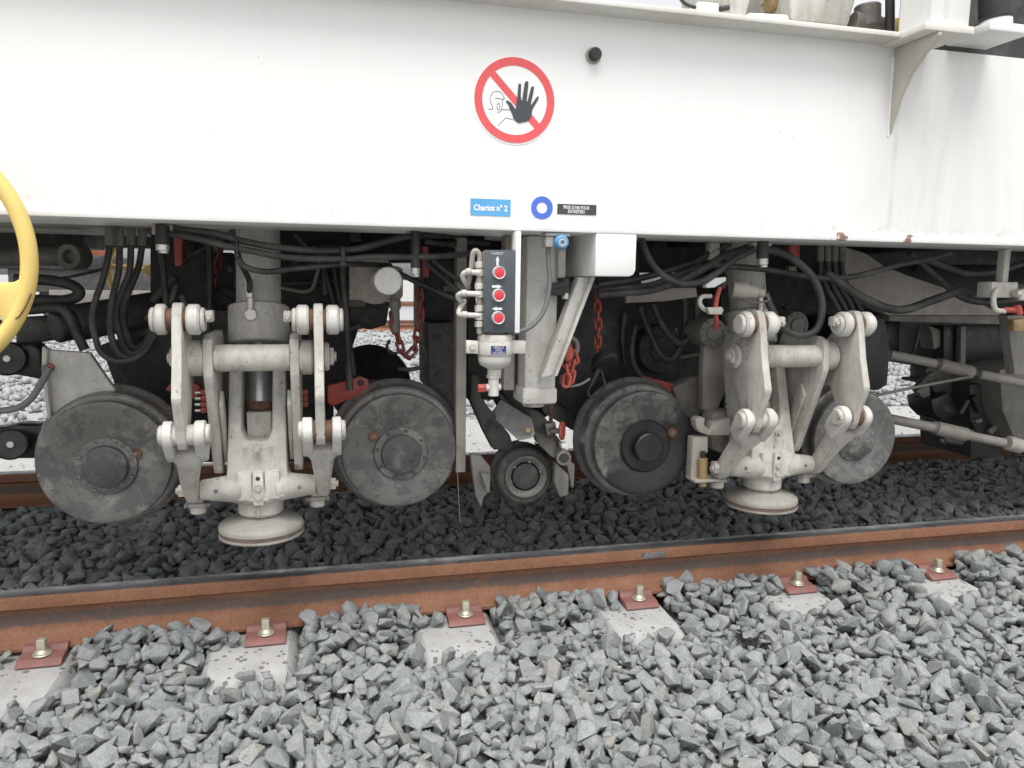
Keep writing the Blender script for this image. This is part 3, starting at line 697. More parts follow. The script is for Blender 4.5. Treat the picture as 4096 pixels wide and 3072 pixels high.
# ------------------------------------------------------------------ wheelsets
WX = [-0.609, 0.226, 1.047, 1.874]; WY = 2.33; WZ = [0.381, 0.383, 0.374, 0.362]
wl = ['flanged rail wheel with dull grey mottled face, leftmost of four', 'flanged rail wheel with rusty mottled face and plain hub ring, second from left', 'flanged rail wheel with oily black face, third from left', 'flanged rail wheel with pale dusty face, rightmost of four']
wm = [W_MOT, W_MOT, W_OIL, W_PALE]
for i in range(4):
    c = Vector((WX[i], WY, WZ[i])); k = 1.0 if i < 3 else 0.965
    t = thing('wheelset', wl[i], 'wheel', c)
    b = MB(); b.lathe([(0, 0.005), (0.10*k, 0.005), (0.105*k, 0.002), (0.160*k, 0.002), (0.170*k, 0), (0.176*k, 0.002), (0.1785*k, 0.006), (0.1785*k, 0.020), (0.164*k, 0.026), (0.164*k, 0.05)], c, (0, 1, 0), 96)
    near = b.build('wheel_disc', wm[i], t)
    b = MB(); b.lathe([(0.160*k, 0.046), (0.188*k, 0.047), (0.1945*k, 0.053), (0.1965*k, 0.10), (0.199*k, 0.107), (0.209*k, 0.114), (0.2125*k, 0.121), (0.2115*k, 0.130), (0.204*k, 0.136), (0.18*k, 0.138), (0.05, 0.138)], c, (0, 1, 0), 96); b.build('flanged_tyre', TREAD, t)
    hc = c+Vector((0.004, 0, -0.008))
    if i < 2:
        b = MB(); b.lathe([(0.056, -0.004), (0.066, -0.004), (0.081, -0.003), (0.083, 0.001), (0.083, 0.006)], hc, (0, 1, 0), 64); b.build('hub_ring', wm[i], near)
        b = MB(); b.lathe([(0, -0.018-0.006*(i == 0)), (0.052, -0.018-0.006*(i == 0)), (0.059, -0.016-0.004*(i == 0)), (0.0615, -0.010), (0.062, 0.0)], hc, (0, 1, 0), 48); b.build('hub_cap', HUBC, near)
    elif i == 2:
        b = MB(); b.lathe([(0.05, -0.006), (0.084, -0.006), (0.09, 0.001)], hc, (0, 1, 0), 64); b.build('hub_ring', OIL, near)
        b = MB(); b.lathe([(0, -0.036), (0.046, -0.036), (0.051, -0.032), (0.053, 0.0)], hc, (0, 1, 0), 48); b.build('hub_cap', OIL, near)
    else:
        b = MB(); b.lathe([(0, -0.03), (0.035, -0.03), (0.055, -0.02), (0.062, -0.008), (0.075, 0.0)], hc, (0, 1, 0), 40)
        for v in b.bm.verts: v.co += Vector((random.uniform(-1, 1), random.uniform(-1, 1), random.uniform(-1, 1)))*0.0025
        b.build('hub_cap', W_PALE, near)
    for q in range(8):
        a = 2*math.pi*q/8+0.35+i; p = hc+Vector((math.cos(a)*0.0735, 0, math.sin(a)*0.0735))
        b = MB(); b.lathe([(0.0018, -0.005), (0.0042, -0.007), (0.0048, -0.005), (0.0048, 0)], p, (0, 1, 0), 10); b.build('hub_bolt', [STEEL, HUBC, OIL, W_PALE][i], near)
    if i < 3:
        off = [(0.082, 0.024), (-0.078, 0.049), (0.10, 0.035)][i]
        p = c+Vector((off[0], 0, off[1]))
        b = MB(); b.lathe([(0.008, -0.0015), (0.0155, -0.003), (0.0165, 0.003)], p, (0, 1, 0), 20); b.build('plug_rim', RUSTED, near)
        b = MB(); b.lathe([(0, -0.004), (0.005, -0.0035), (0.007, 0.002)], p, (0, 1, 0), 12); b.build('plug', STEEL, near)
    b = MB(); b.lathe([(0.05, 0.139), (0.045, 0.30), (0.040, 0.32), (0.040, 1.2), (0.05, 1.22), (0.05, 1.37)], c, (0, 1, 0), 28); b.build('axle', DARK2, t)
    c2 = c+Vector((0, 1.507+0.12, 0))
    b = MB(); b.lathe([(0, -0.14), (0.198, -0.138), (0.205, -0.128), (0.203, -0.115), (0.192, -0.108), (0.189, -0.05), (0.17, -0.045), (0.17, 0), (0, 0)], c2, (0, 1, 0), 64); b.build('far_wheel', DARK, t)

# ------------------------------------------------------------------ lifting feet
FXC = -0.184
def make_foot():
    xc = FXC
    t = thing('lifting_foot', 'x', 'lifting foot', (xc, 2.27, 0.14), 'cream lifting feet')
    Zy = lambda y, Y, x=1030: A(x, y, Y).z
    Xx = lambda x, Y, y=1500: A(x, y, Y).x
    ax = lambda z: Vector((xc, 2.275+0.24*(z-0.235), z))           # leaning axis of the jack
    def ax_px(y):
        z = 0.5
        for _ in range(12): z = A(1040, y, ax(z).y).z
        return ax(z)
    YD = 2.27; zd = Zy(2130, YD); hc_ = Zy(2078, YD-0.058)-zd
    PADP = worn_paint('dusty_pad_paint', (0.33, 0.315, 0.285), (0.18, 0.155, 0.13), 0.7, 12, (0.15, 0.09, 0.055), 0.66, 0.12, 0.6, 0.3, 0.6)
    b = MB(); b.lathe([(0, hc_), (0.052, hc_), (0.056, hc_-0.003), (0.072, hc_-0.007), (0.098, hc_*0.45+0.0175), (0.111, 0.0365), (0.117, 0.033), (0.1195, 0.028), (0.1195, 0.0185), (0.1175, 0.0172)], (xc, YD, zd), (0, 0, 1), 64); dsk = b.build('foot_disc', PADP, t)
    b = MB(); b.lathe([(0.115, 0.0171), (0.1172, 0.0162), (0.1172, 0.0075), (0.1165, 0.0066), (0, 0.0066)], (xc, YD, zd), (0, 0, 1), 64); b.build('rubber_band', plain('dusty_brown_rubber', (0.19, 0.14, 0.115), 0.8), dsk)
    b = MB(); b.lathe([(0.1165, 0.0064), (0.1195, 0.0056), (0.120, 0.001), (0.118, -0.002), (0, -0.002)], (xc, YD, zd), (0, 0, 1), 64); b.build('base_ring', PADP, dsk)
    z0, z1 = Zy(2070, YD-.06), Zy(1985, YD)
    b = MB(); b.cyl((xc, YD, z0-0.004), (xc, YD, z1+0.02), 0.0635, seg=48); b.build('collar', CREAM, t)
    b = MB(); b.cyl((xc-0.002, YD-0.0625, z0+0.002), (xc-0.002, YD-0.0625, z1-0.012), 0.006, seg=10); b.build('collar_key', CREAM, t)
    # yoke: two prongs leaning back, joined over the barrel
    def ay(x, y, y0=2.205, z0_=0.35, k=0.30):
        d = _F+_R*((x-2048)/FPX)+_U*((1536-y)/FPX); return EYE+d*((y0+k*(CAM_H-z0_))/(d.y-k*d.z))
    yk = [(915, 1470), (969, 1470), (967, 1725), (985, 1764), (1070, 1764), (1087, 1725), (1090, 1470), (1143, 1470), (1146, 1740), (1150, 1890), (1168, 1925), (1140, 1990), (930, 1996), (892, 1945), (906, 1900), (910, 1740)]
    b = MB(); b.prism([ay(x, y) for x, y in yk], (0, 0.085, 0), 0.007); b.build('yoke', CREAM, t)
    b = MB(); b.cyl((xc, 2.27, Zy(2000, YD)), (xc, 2.29, Zy(1775, YD)), 0.084, 0.074, seg=40, ch=0.01); b.build('yoke_barrel', CREAM, t)
    p = A(1027, 1796, 2.196); b = MB(); b.lathe([(0.0125, 0.0), (0.0115, -0.009)], p, (0, 1, 0), 20); b.hexa(p+Vector((0, -0.009, 0)), p+Vector((0, -0.018, 0)), 0.0075); b.build('bolt', CREAM, t)
    # trunnion arms
    YT = 2.228; zq = Zy(1957, YT)+0.006
    for sg in (-1, 1):
        b = MB(); b.cyl((xc+sg*0.045, YT, zq), (xc+sg*0.157, YT, zq), 0.043, 0.028, seg=32); b.build('trunnion', CREAM, t)
        b = MB(); b.cyl((xc+sg*0.1575, YT, zq), (xc+sg*0.168, YT, zq), 0.021, seg=20); b.build('trunnion_pin', RUSTED, t)
        p = Vector((xc+sg*0.112, YT-0.033, zq+0.004)); b = MB(); b.lathe([(0.006, 0.003), (0.006, -0.002), (0.003, -0.004)], p, (0, 1, 0), 10); b.build('grease_nipple', STEEL, t)
    yb0 = 2.19
    for x0_, x1_ in ((947, 1009), (1057, 1121)):
        b = MB(); b.box((Xx(x0_, yb0, 1945), yb0, Zy(2004, yb0)), (Xx(x1_, yb0, 1945), 2.26, Zy(1888, yb0)), 0.008); b.build('front_block', CREAM3, t)
    b = MB(); b.box((Xx(1011, yb0, 1945), yb0-0.006, Zy(2022, yb0)), (Xx(1055, yb0, 1945), 2.25, Zy(1889, yb0)), 0.004); st = b.build('clamp_strip', CREAM3, t)
    for y_, m_ in ((1913, BLACK), (1950, CREAM), (1986, CREAM)):
        p = Vector((Xx(1033, yb0, 1945), yb0-0.006, Zy(y_, yb0)))
        b = MB(); b.cyl(p, p+Vector((0, -0.0006 if m_ == BLACK else -0.007, 0)), 0.006 if m_ == BLACK else 0.0105, seg=16); b.build('clamp_bolt', m_, st)
    # jack
    b = MB(); b.cyl(ax_px(1640), ax_px(1350), 0.036, seg=32); b.build('piston_rod', ROD, t)
    b = MB(); b.cyl(ax_px(1642), ax_px(1604), 0.0375, seg=32); b.build('rust_ring', RUSTED, t)
    pe = ax_px(1690)
    b = MB(); b.box((xc-0.035, pe.y-0.035, ax_px(1775).z), (xc+0.035, pe.y+0.035, ax_px(1638).z), 0.004); b.build('rod_eye', CREAM, t)
    b = MB(); b.cyl(ax_px(1376), ax_px(1226), 0.088, seg=48, ch=0.004); hd = b.build('cylinder_head', CREAM, t)
    for q in range(6):
        a = q*math.pi/3+0.2; p = ax_px(1376)+Vector((math.cos(a)*0.07, math.sin(a)*0.07, 0)); b = MB(); b.hexa(p, p+Vector((0, 0, -0.008)), 0.010); b.build('head_bolt', CREAM2, hd)
    b = MB(); b.cyl(ax_px(1228), ax(ZB+0.05), 0.0645, seg=48); b.build('cylinder', CREAM, t)
    # cross bar
    YC = 2.16; zc = Zy(1431, YC)
    b = MB(); b.cyl((xc-0.10, YC, zc), (xc+0.10, YC, zc), 0.0365, seg=36); b.build('cross_bar', CREAM, t)
    for sg in (-1, 1):
        zi = Zy(1340, 2.14)
        prof = [(2.165, zi), (2.130, zi-0.010), (2.119, zi-0.035), (2.120, zc-0.045), (2.238, 0.372), (2.250, 0.356), (2.275, 0.354), (2.292, 0.375), (2.33, 0.52), (2.37, zc-0.02), (2.375, zi-0.03), (2.35, zi)]
        b = MB(); b.prism([(xc+sg*0.110-0.0125, y, z) for y, z in prof], (0.025, 0, 0), 0.004); ip = b.build('inner_plate', CREAM, t)
        rp_ = [(2.19, 0.56), (2.215, 0.60), (2.235, 0.575), (2.29, 0.40), (2.265, 0.385)]
        b = MB(); b.prism([(xc+sg*0.0965, y, z) for y, z in rp_], (-sg*0.012, 0, 0), 0.003); b.build('stiffener', CREAM, ip)
    zt, zl = 0.803, 0.507
    YU, YL = 2.085, 2.068
    for sg, xs_, pins, lows, bot in ((-1, (690, 733), ((627, 672), (754, 808)), ((647, 689), (775, 821)), 762), (1, (1258, 1297), ((1191, 1240), (1309, 1360)), ((1209, 1251), (1329, 1367)), 1293)):
        prof = [(2.062, 0.832), (2.050, 0.80), (2.030, 0.70), (2.002, 0.612), (2.004, 0.600), (2.036, 0.52), (2.042, 0.49), (2.056, 0.470), (2.078, 0.466), (2.100, 0.48), (2.112, 0.51), (2.160, 0.585), (2.212, 0.645), (2.226, 0.69), (2.214, 0.735), (2.160, 0.785), (2.130, 0.825), (2.10, 0.846), (2.075, 0.845)]
        x0_, x1_ = Xx(xs_[0], 2.04), Xx(xs_[1], 2.04)
        b = MB(); b.prism([(x0_, y, z) for y, z in prof], (x1_-x0_, 0, 0), 0.004); b.build('outer_arm', CREAM, t)
        (u0, u1), (v0, v1) = pins
        for q0, q1 in pins:
            b = MB(); b.cyl((Xx(q0, YU-.02), YU, zt), (Xx(q1, YU-.02), YU, zt), 0.0395, seg=36, ch=0.005); b.build('pin_boss', CREAM3, t)
        xl_, xr2 = Xx(u0, YU-.02), Xx(v1, YU-.02)
        b = MB(); b.cyl((xl_-0.002, YU, zt), (xr2+0.002, YU, zt), 0.029, seg=28); b.build('upper_pin', RUSTED, t)
        for e, dx in ((xl_, -0.012), (xr2, 0.011)):
            b = MB(); b.cyl((e-dx*0.1, YU, zt), (e+dx, YU, zt), 0.031, seg=28); b.build('pin_head', CREAM3, t)
        p = Vector((xr2+0.012 if sg < 0 else xl_-0.033, YU-0.02, zt-0.006)); b = MB(); b.box(p, p+Vector((0.02, 0.03, 0.03)), 0.004); b.cyl(p+Vector((0.010, 0, 0.012)), p+Vector((0.010, -0.008, 0.012)), 0.006, seg=10); b.build('pin_keeper', CREAM, t)
        xh0, xh1 = (Xx(738, 2.15), xc-0.1225) if sg < 0 else (xc+0.1225, Xx(1256, 2.15))
        b = MB(); b.cyl((xh0, YC, zc), (xh1, YC, zc), 0.048, seg=32); b.build('bar_hub', CREAM, t)
        xn = x0_ if sg < 0 else x1_
        b = MB(); b.cyl((xn-sg*0.001, 2.172, zc), (xn+sg*0.015, 2.172, zc), 0.040, seg=32); nu = b.build('bar_washer', CREAM, t)
        b = MB(); b.hexa((xn+sg*0.0155, 2.172, zc), (xn+sg*0.027, 2.172, zc), 0.027); b.cyl((xn+sg*0.026, 2.172, zc), (xn+sg*0.034, 2.172, zc), 0.014, seg=16); b.build('bar_nut', CREAM, nu)
        # clevis leaning from the lower pin back to the trunnion
        (l0, l1), (m0, m1) = lows
        P0 = Vector((0, YL, zl)); P1 = Vector((0, 2.222, 0.318)); dd = (P1-P0).normalized(); nn = Vector((0, -dd.z, dd.y)); LL = (P1-P0).length
        if nn.y > 0: nn = -nn
        for q0, q1 in lows:
            a0, a1 = Xx(q0, YL-.02, 1750), Xx(q1, YL-.02, 1750)
            pr = []
            for k in range(9):
                a = math.pi*k/8; pr.append(P0+(nn*math.cos(a)-dd*math.sin(a))*0.0375)
            pr += [P0+dd*0.05-nn*0.034, P0+dd*0.078-nn*0.028, P0+dd*0.078+nn*0.028, P0+dd*0.05+nn*0.034]
            b = MB(); b.prism([(a0, v.y, v.z) for v in pr], (a1-a0, 0, 0), 0.005); b.build('clevis_cheek', CREAM3, t)
        xa_, xb_ = Xx(l0, YL-.02, 1750), Xx(m1, YL-.02, 1750); xm = (xa_+xb_)/2; xq = Xx(bot, 2.2, 1950)
        b = MB(); b.cyl((xa_-0.011, YL, zl), (xb_+0.011, YL, zl), 0.027, seg=28); b.build('lower_pin', CREAM, t)
        if sg > 0:
            b = MB(); b.cyl((xa_+0.02, YL, zl), (xb_-0.02, YL, zl), 0.0285, seg=28); b.build('rusty_bush', RUSTED, t)
        b = MB()
        def sec(s_, hw_, hn, xx):
            c_ = P0+dd*s_
            return [b.bm.verts.new((xx+dx*hw_, (c_+nn*(dy*hn)).y, (c_+nn*(dy*hn)).z)) for dx, dy in ((-1, -.6), (-.7, -1), (.7, -1), (1, -.6), (1, .6), (.7, 1), (-.7, 1), (-1, .6))]
        hwid = (xb_-xa_)/2
        ss_ = [sec(0.052, hwid-0.004, 0.030, xm), sec(0.076, hwid-0.006, 0.031, xm), sec(0.086, 0.040, 0.031, xm), sec(0.105, 0.031, 0.029, xm*.85+xq*.15), sec(0.16, 0.026, 0.026, xm*.4+xq*.6), sec(0.20, 0.022, 0.025, xq), sec(LL+0.012, 0.019, 0.026, xq), sec(LL+0.032, 0.017, 0.020, xq)]
        for p_, q_ in zip(ss_, ss_[1:]):
            for k in range(8): b.bm.faces.new((p_[k], p_[(k+1) % 8], q_[(k+1) % 8], q_[k]))
        b.bm.faces.new(ss_[0]); b.bm.faces.new(ss_[-1][::-1]); b.build('clevis', CREAM, t)
        xe, ye, ze = Xx(792 if sg < 0 else 1270, 2.27, 2014), 2.27, Zy(2014 if sg < 0 else 1987, 2.27, 792 if sg < 0 else 1270)
        b = MB(); b.box((xe-0.034, ye-0.026, ze-0.006), (xe+0.034, ye+0.026, ze+0.006), 0.003); pl = b.build('end_plate', CREAM2, t)
        for q in (-1, 1):
            p = Vector((xe+q*0.026, ye-0.0265, ze)); b = MB(); b.cyl(p, p+Vector((0, -0.004, 0)), 0.0042, seg=8); b.build('end_bolt', STEEL, pl)
        b = MB(); b.cyl((xe, ye, ze-0.028), (xe, ye, ze-0.005), 0.022, seg=24); b.build('stub', CREAM, t)
        b = MB(); b.box((xe-0.018, ye-0.022, ze+0.006), (xe+0.018, ye+0.022, ze+0.06), 0.004); b.build('stub_neck', CREAM, t)
        b = MB(); xn = xq+sg*0.016; b.hexa((xn, YT, zq), (xn+sg*0.020, YT, zq), 0.019); b.cyl((xn, YT, zq), (xn+sg*0.027, YT, zq), 0.010, seg=12); b.build('trunnion_nut', CREAM, t)
    # hose elbow on the jack head
    ph_ = ax_px(1258); yf = ph_.y-0.088
    p = Vector((Xx(1004, yf, 1260), yf+0.006, Zy(1258, yf)))
    b = MB(); b.hexa(p+Vector((0, 0.01, 0)), p+Vector((0, -0.02, 0)), 0.0185); b.cyl(p+Vector((0, -0.008, 0.010)), p+Vector((0, -0.008, 0.048)), 0.010, seg=16); b.build('hose_elbow', ZINC, t)
    b = MB(); b.cyl(p+Vector((-0.001, -0.008, 0.048)), p+Vector((-0.003, -0.008, 0.102)), 0.012, seg=18); b.build('hose_ferrule', ZINC, t)
    return t
foot = make_foot(); foot['label'] = 'cream lifting foot with round pad between the two left wheels'
foot2 = copy_tree(foot); foot2.location.x += 1.648; foot2.location.z -= 0.012
foot2['label'] = 'cream lifting foot with round pad, before the pale rightmost wheel'
# ------------------------------------------------------------------ control panel and its piping
YP = 1.955
cpt = thing('button_station', 'dark upright push button panel lettered CHARIOT with three red buttons', 'control panel', A(2000, 1333, YP))
b = MB(); b.poly([(1937, 1000), (2062, 1000), (2059, 1332), (1934, 1330)], YP, YP+0.004, 0.001); b.build('face_plate', PANEL, cpt)
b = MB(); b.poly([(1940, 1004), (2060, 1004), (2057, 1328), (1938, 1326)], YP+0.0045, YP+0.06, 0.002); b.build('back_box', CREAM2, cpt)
for y_, x_ in ((1091, 1995), (1181, 1993.5), (1271, 1991.5)):
    p = A(x_, y_, YP)
    b = MB(); b.lathe([(0.0135, -0.010), (0.0155, -0.012), (0.0165, -0.010), (0.0170, -0.002), (0.0175, 0.0)], p, (0, 1, 0), 36); bz = b.build('button_bezel', GREYP, cpt)
    b = MB(); b.lathe([(0, -0.0112), (0.011, -0.0112), (0.0128, -0.0105), (0.0133, -0.004)], p, (0, 1, 0), 36); b.build('red_button', REDB, bz)
def arrow(c, dirx, dirz, L, name='arrow_mark'):
    d = Vector((dirx, 0, dirz)); n = Vector((-dirz, 0, dirx)); p = A(*c, YP-0.0002)
    pts = [p-d*L+n*L*.22, p+d*L*.05+n*L*.22, p+d*L*.05+n*L*.42, p+d*L, p+d*L*.05-n*L*.42, p+d*L*.05-n*L*.22, p-d*L-n*L*.22]
    b = MB(); b.prism(pts, (0, -0.0006, 0)); b.build(name, STK_WHITE, cpt, smooth=False)
arrow((1990, 1043), 0, 1, 0.0122); arrow((1988, 1146), 1, 0, 0.0135); arrow((1988, 1235), -1, 0, 0.0135)
lettering('CHARIOT', A(2014, 1013, YP).x-A(1966, 1013, YP).x, 11*PX(1990, 1013, YP), A(1990, 1013.5, YP-0.0007), GREYP, cpt, 0.0005)
b = MB(); b.box(A(2064, 925, YP+0.002), (A(2079, 1332, YP+0.002).x, YP+0.05, A(2070, 1332, YP).z), 0.002); tag(b.build('panel_hanger', FLANGE), 'narrow white hanger strip at the right edge of the button panel', 'bracket')

pm = thing('pipe_manifold', 'cream pipes and unions stacked along the left side of the button panel', 'pipework', A(1918, 1330, 1.985))
YM = 1.985
b = MB(); b.cyl(A(1919, 1335, YM), A(1919, 1050, YM), 0.0085, seg=18); b.build('riser', CREAM2, pm)
for y0_, y1_ in ((1047, 1072), (1077, 1104), (1133, 1157), (1164, 1190), (1221, 1246), (1252, 1280), (1284, 1308)):
    b = MB(); b.hexa(A(1919, y1_, YM), A(1919, y0_, YM), 0.0135); b.build('union_nut', CREAM3, pm)
for y_, yd, xr in ((1091, 1150, 1852), (1177, 1215, 1833), (1263, 1205, 1836)):
    b = MB(); b.tube([A(1922, y_, YM-0.006), A(1885, y_-2, YM-0.006), A(xr+14, y_-3, YM+0.0), A(xr, y_+(yd-y_)*.15, YM+0.01), A(xr+4, y_+(yd-y_)*.5, YM+0.02), A(xr+22, yd, YM+0.05)], 0.0072, 14); b.build('elbow_pipe', CREAM3, pm)
    b = MB(); b.cyl(A(xr+12, y_-4, YM-0.004), A(xr+34, y_-4, YM-0.006), 0.0092, seg=16); b.build('pipe_collar', CREAM, pm)
b = MB(); b.tube([A(1919, 1050, YM), A(1918, 1022, YM), A(1905, 1004, YM), A(1892, 1015, YM), A(1884, 1080, YM+0.01), A(1872, 1140, YM+0.03)], 0.0072, 14); b.build('top_bend', CREAM2, pm)

# water separator
YW = 2.0
ft = thing('drain_separator', 'cream water separator bowl with navy label under the button panel', 'separator', A(1978, 1584, YW))
c0 = A(1979, 1363, YW); zz_ = lambda y: A(1979, y, YW).z
b = MB(); b.lathe([(0.046, zz_(1366)), (0.0465, zz_(1350)), (0.044, zz_(1336)), (0, zz_(1335))], (c0.x, YW, 0), (0, 0, 1), 40); b.build('head', CREAM3, ft)
b = MB(); b.lathe([(0.0475, zz_(1417)), (0.0485, zz_(1414)), (0.0485, zz_(1368)), (0.0475, zz_(1365))], (c0.x, YW, 0), (0, 0, 1), 40); b.build('clamp_band', CREAM3, ft)
for x0_, x1_ in ((1865, 1914), (2042, 2104)):
    b = MB(); b.poly([(x0_, 1361), (x1_, 1364), (x1_, 1416), (x0_, 1414)], YW-0.02, YW-0.008, 0.002); b.build('clamp_ear', CREAM3, ft)
p = A(1890, 1388, YW-0.02); b = MB(); b.hexa(p, p+Vector((0, -0.007, 0)), 0.0095); b.build('clamp_bolt', CREAM, ft)
b = MB(); b.lathe([(0.0445, zz_(1418)), (0.045, zz_(1440)), (0.040, zz_(1458)), (0.026, zz_(1470)), (0.019, zz_(1476)), (0.0185, zz_(1500)), (0, zz_(1501))], (c0.x, YW, 0), (0, 0, 1), 40); b.build('bowl', CREAM3, ft)
b = MB(); b.hexa((c0.x-0.002, YW, zz_(1513)), (c0.x-0.002, YW, zz_(1498)), 0.0195); b.cyl((c0.x-0.002, YW, zz_(1584)), (c0.x-0.002, YW, zz_(1510)), 0.0145, seg=20); b.cyl((c0.x-0.024, YW, zz_(1550)), (c0.x+0.018, YW, zz_(1548)), 0.010, seg=16); vb = b.build('drain_valve', CREAM3, ft)
b = MB(); b.hexa((c0.x-0.045, YW, zz_(1552)), (c0.x-0.024, YW, zz_(1551)), 0.012); b.build('valve_knob', REDP, vb)
# curved navy label
b = MB(); n_ = 10; x0_, x1_ = A(1965, 1390, YW-0.048).x-c0.x, A(2026, 1390, YW-0.048).x-c0.x
ga = []
for k in range(n_+1):
    x = x0_+(x1_-x0_)*k/n_; y = -math.sqrt(0.0492**2-x*x)
    ga.append([b.bm.verts.new((c0.x+x, YW+y, zz_(q))) for q in (1411, 1378)])
for p_, q_ in zip(ga, ga[1:]): b.bm.faces.new((p_[0], q_[0], q_[1], p_[1]))
lb = b.build('navy_label', STK_NAVY, ft)
me = fit_text('VANNE DE\nPURGE\nDECANTEUR', 0.034, 0.0205, 0.0003)
xm_ = (x0_+x1_)/2
for v in me.vertices: v.co = Vector((c0.x+xm_+v.co.x, YW-math.sqrt(0.0498**2-min(0.049, abs(xm_+v.co.x))**2), zz_(1394.5)+v.co.z))
link_mesh('lettering', me, GREYP, lb, False)

# ------------------------------------------------------------------ square post, brace, air coupling
sp_ = thing('square_post', 'cream square hollow post with diagonal brace hanging under the beam', 'post', A(2165, 1620, 2.13))
xa, xb = A(2100, 1400, 2.13).x, A(2228, 1400, 2.13).x
b = MB(); b.box((xa, 2.13, A(2165, 1560, 2.13).z), (xb, 2.24, ZB-0.001), 0.010); b.build('post_tube', CREAM3, sp_)
b = MB(); b.box((xa-0.007, 2.124, A(2165, 1618, 2.13).z), (xb+0.004, 2.246, A(2165, 1550, 2.13).z), 0.010); b.build('post_shoe', CREAM3, sp_)
b = MB(); b.cyl((xa+0.04, 2.17, A(2165, 1632, 2.13).z), (xa+0.04, 2.17, A(2165, 1617, 2.13).z), 0.034, seg=24); b.build('shoe_boss', CREAM, sp_)
b = MB(); b.prism([A(2316, 1108, 2.085), A(2372, 1108, 2.085), A(2222, 1500, 2.085), A(2165, 1512, 2.085)], (0, 0.044, 0), 0.003); b.build('diagonal_brace', CREAM3, sp_)
b = MB(); b.prism([A(2358, 1108, 2.0845), A(2373, 1108, 2.0845), A(2223, 1500, 2.0845), A(2209, 1503, 2.0845)], (0, -0.018, 0), 0.001); b.build('brace_lip', CREAM3, sp_)
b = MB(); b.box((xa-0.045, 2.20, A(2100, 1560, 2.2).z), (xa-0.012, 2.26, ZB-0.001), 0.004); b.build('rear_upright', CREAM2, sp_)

ac = thing('air_coupling', 'round blue air coupling under the beam edge', 'coupling', A(2230, 990, 2.0))
b = MB(); b.box((A(2178, 935, 2.0).x, 1.985, A(2200, 946, 2.0).z), (A(2275, 935, 2.0).x, 2.04, ZB-0.001), 0.003); b.build('mounting_plate', CREAM, ac)
b = MB(); b.box((A(2184, 960, 1.99).x, 1.99, A(2200, 988, 1.99).z), (A(2216, 960, 1.99).x, 2.03, A(2200, 946, 1.99).z), 0.003); b.build('body_block', CREAM, ac)
p = A(2246, 970, 1.97)
b = MB(); b.lathe([(0.010, -0.012), (0.0145, -0.013), (0.0185, -0.007), (0.0195, 0.0), (0.0195, 0.014), (0.016, 0.03)], p, (0.12, 1, 0.03), 28); b.build('blue_sleeve', CBLUE, ac)
b = MB(); b.lathe([(0.0055, -0.008), (0.006, -0.0165), (0.0105, -0.0165), (0.0115, -0.008)], p, (0.12, 1, 0.03), 24); b.build('nozzle', ZINC, ac)
b = MB(); b.lathe([(0, -0.0095), (0.0057, -0.0095), (0.0057, -0.004)], p, (0.12, 1, 0.03), 16); b.build('bore', BLACK, ac)
def hose(pts, Y, rpx, label, mat=HOSE, group=None, name='hydraulic_hose', cat='hose', zfix=None):
    P = []
    for q in pts:
        x, y = q[:2]; yy = q[2] if len(q) > 2 else Y
        P.append(A(x, y, yy))
    m0 = pts[len(pts)//2]; r = rpx*PX(m0[0], m0[1], m0[2] if len(m0) > 2 else Y)
    b = MB(); b.tube(P, r, 14, 7)
    return tag(b.build(name, mat), label, cat, group)
hose([(2192, 988), (2194, 1045), (2198, 1117), (2191, 1189), (2169, 1254), (2133, 1298), (2089, 1323), (2017, 1340, 2.02)], 2.01, 10, 'grey hose curving from the blue air coupling down behind the button panel', GHOSE)
# ---- hoses, left half
hose([(640, 905), (730, 919), (853, 933), (962, 962), (1070, 984), (1179, 998), (1287, 1005), (1400, 1000), (1480, 985), (1553, 965), (1662, 943), (1842, 940, 2.3)], 2.13, 14, 'uppermost thick black hose sagging under the left half of the beam')
hose([(600, 925, 2.3), (676, 935), (781, 953), (889, 980), (998, 1002), (1106, 1023), (1215, 1034), (1400, 1035), (1481, 1028), (1625, 1027), (1770, 1025), (1897, 1012, 2.2)], 2.12, 13.5, 'thick black hose running level left of the button panel, below the uppermost one')
hose([(935, 960), (947, 995), (962, 1050), (998, 1074), (1070, 1087), (1179, 1075), (1323, 1060), (1400, 1056), (1560, 1062, 2.3)], 2.15, 12, 'black hose looping across the left cylinder, lowest of the three')
hose([(945, 985, 2.2), (955, 1035, 2.22), (980, 1085, 2.27), (995, 1120, 2.30), (998, 1175, 2.318)], 2.29, 11.5, 'short black hose dropping to the fitting on the left cylinder')
for k, (pts, lab) in enumerate(((((439, 985), (427, 1053), (409, 1125), (383, 1198), (369, 1270), (380, 1343), (405, 1410), (460, 1442), (530, 1437), (585, 1400), (620, 1340)), 'outermost of four black hoses looping down at the left'),
        (((479, 985), (474, 1089), (449, 1198), (441, 1306), (460, 1390), (505, 1432), (560, 1425), (605, 1380), (636, 1300)), 'second of four black hoses looping down at the left'),
        (((524, 985), (517, 1089), (481, 1180), (463, 1252), (481, 1343), (516, 1410), (560, 1405), (600, 1350), (630, 1270)), 'third of four black hoses looping down at the left'),
        (((568, 985), (553, 1071), (517, 1162), (495, 1234), (503, 1324), (540, 1390), (580, 1370), (612, 1300), (640, 1230)), 'innermost of four black hoses looping down at the left'))):
    hose(pts, 2.36+0.035*k, 12.5, lab, group='four hoses looping down at the left')
    x0_, y0_ = pts[0]; b = MB(); b.cyl(A(x0_, 982, 2.36+.035*k), A(x0_, 912, 2.36+.035*k), 0.0125, seg=16); b.cyl(A(x0_, 915, 2.36+.035*k), A(x0_, 895, 2.36+.035*k), 0.016, seg=6)
    tag(b.build('hose_ferrule', DULL), 'dull steel ferrule on top of the ' + lab.split(' of ')[0] + ' left loop hose', 'fitting', 'hose ferrules at the left')
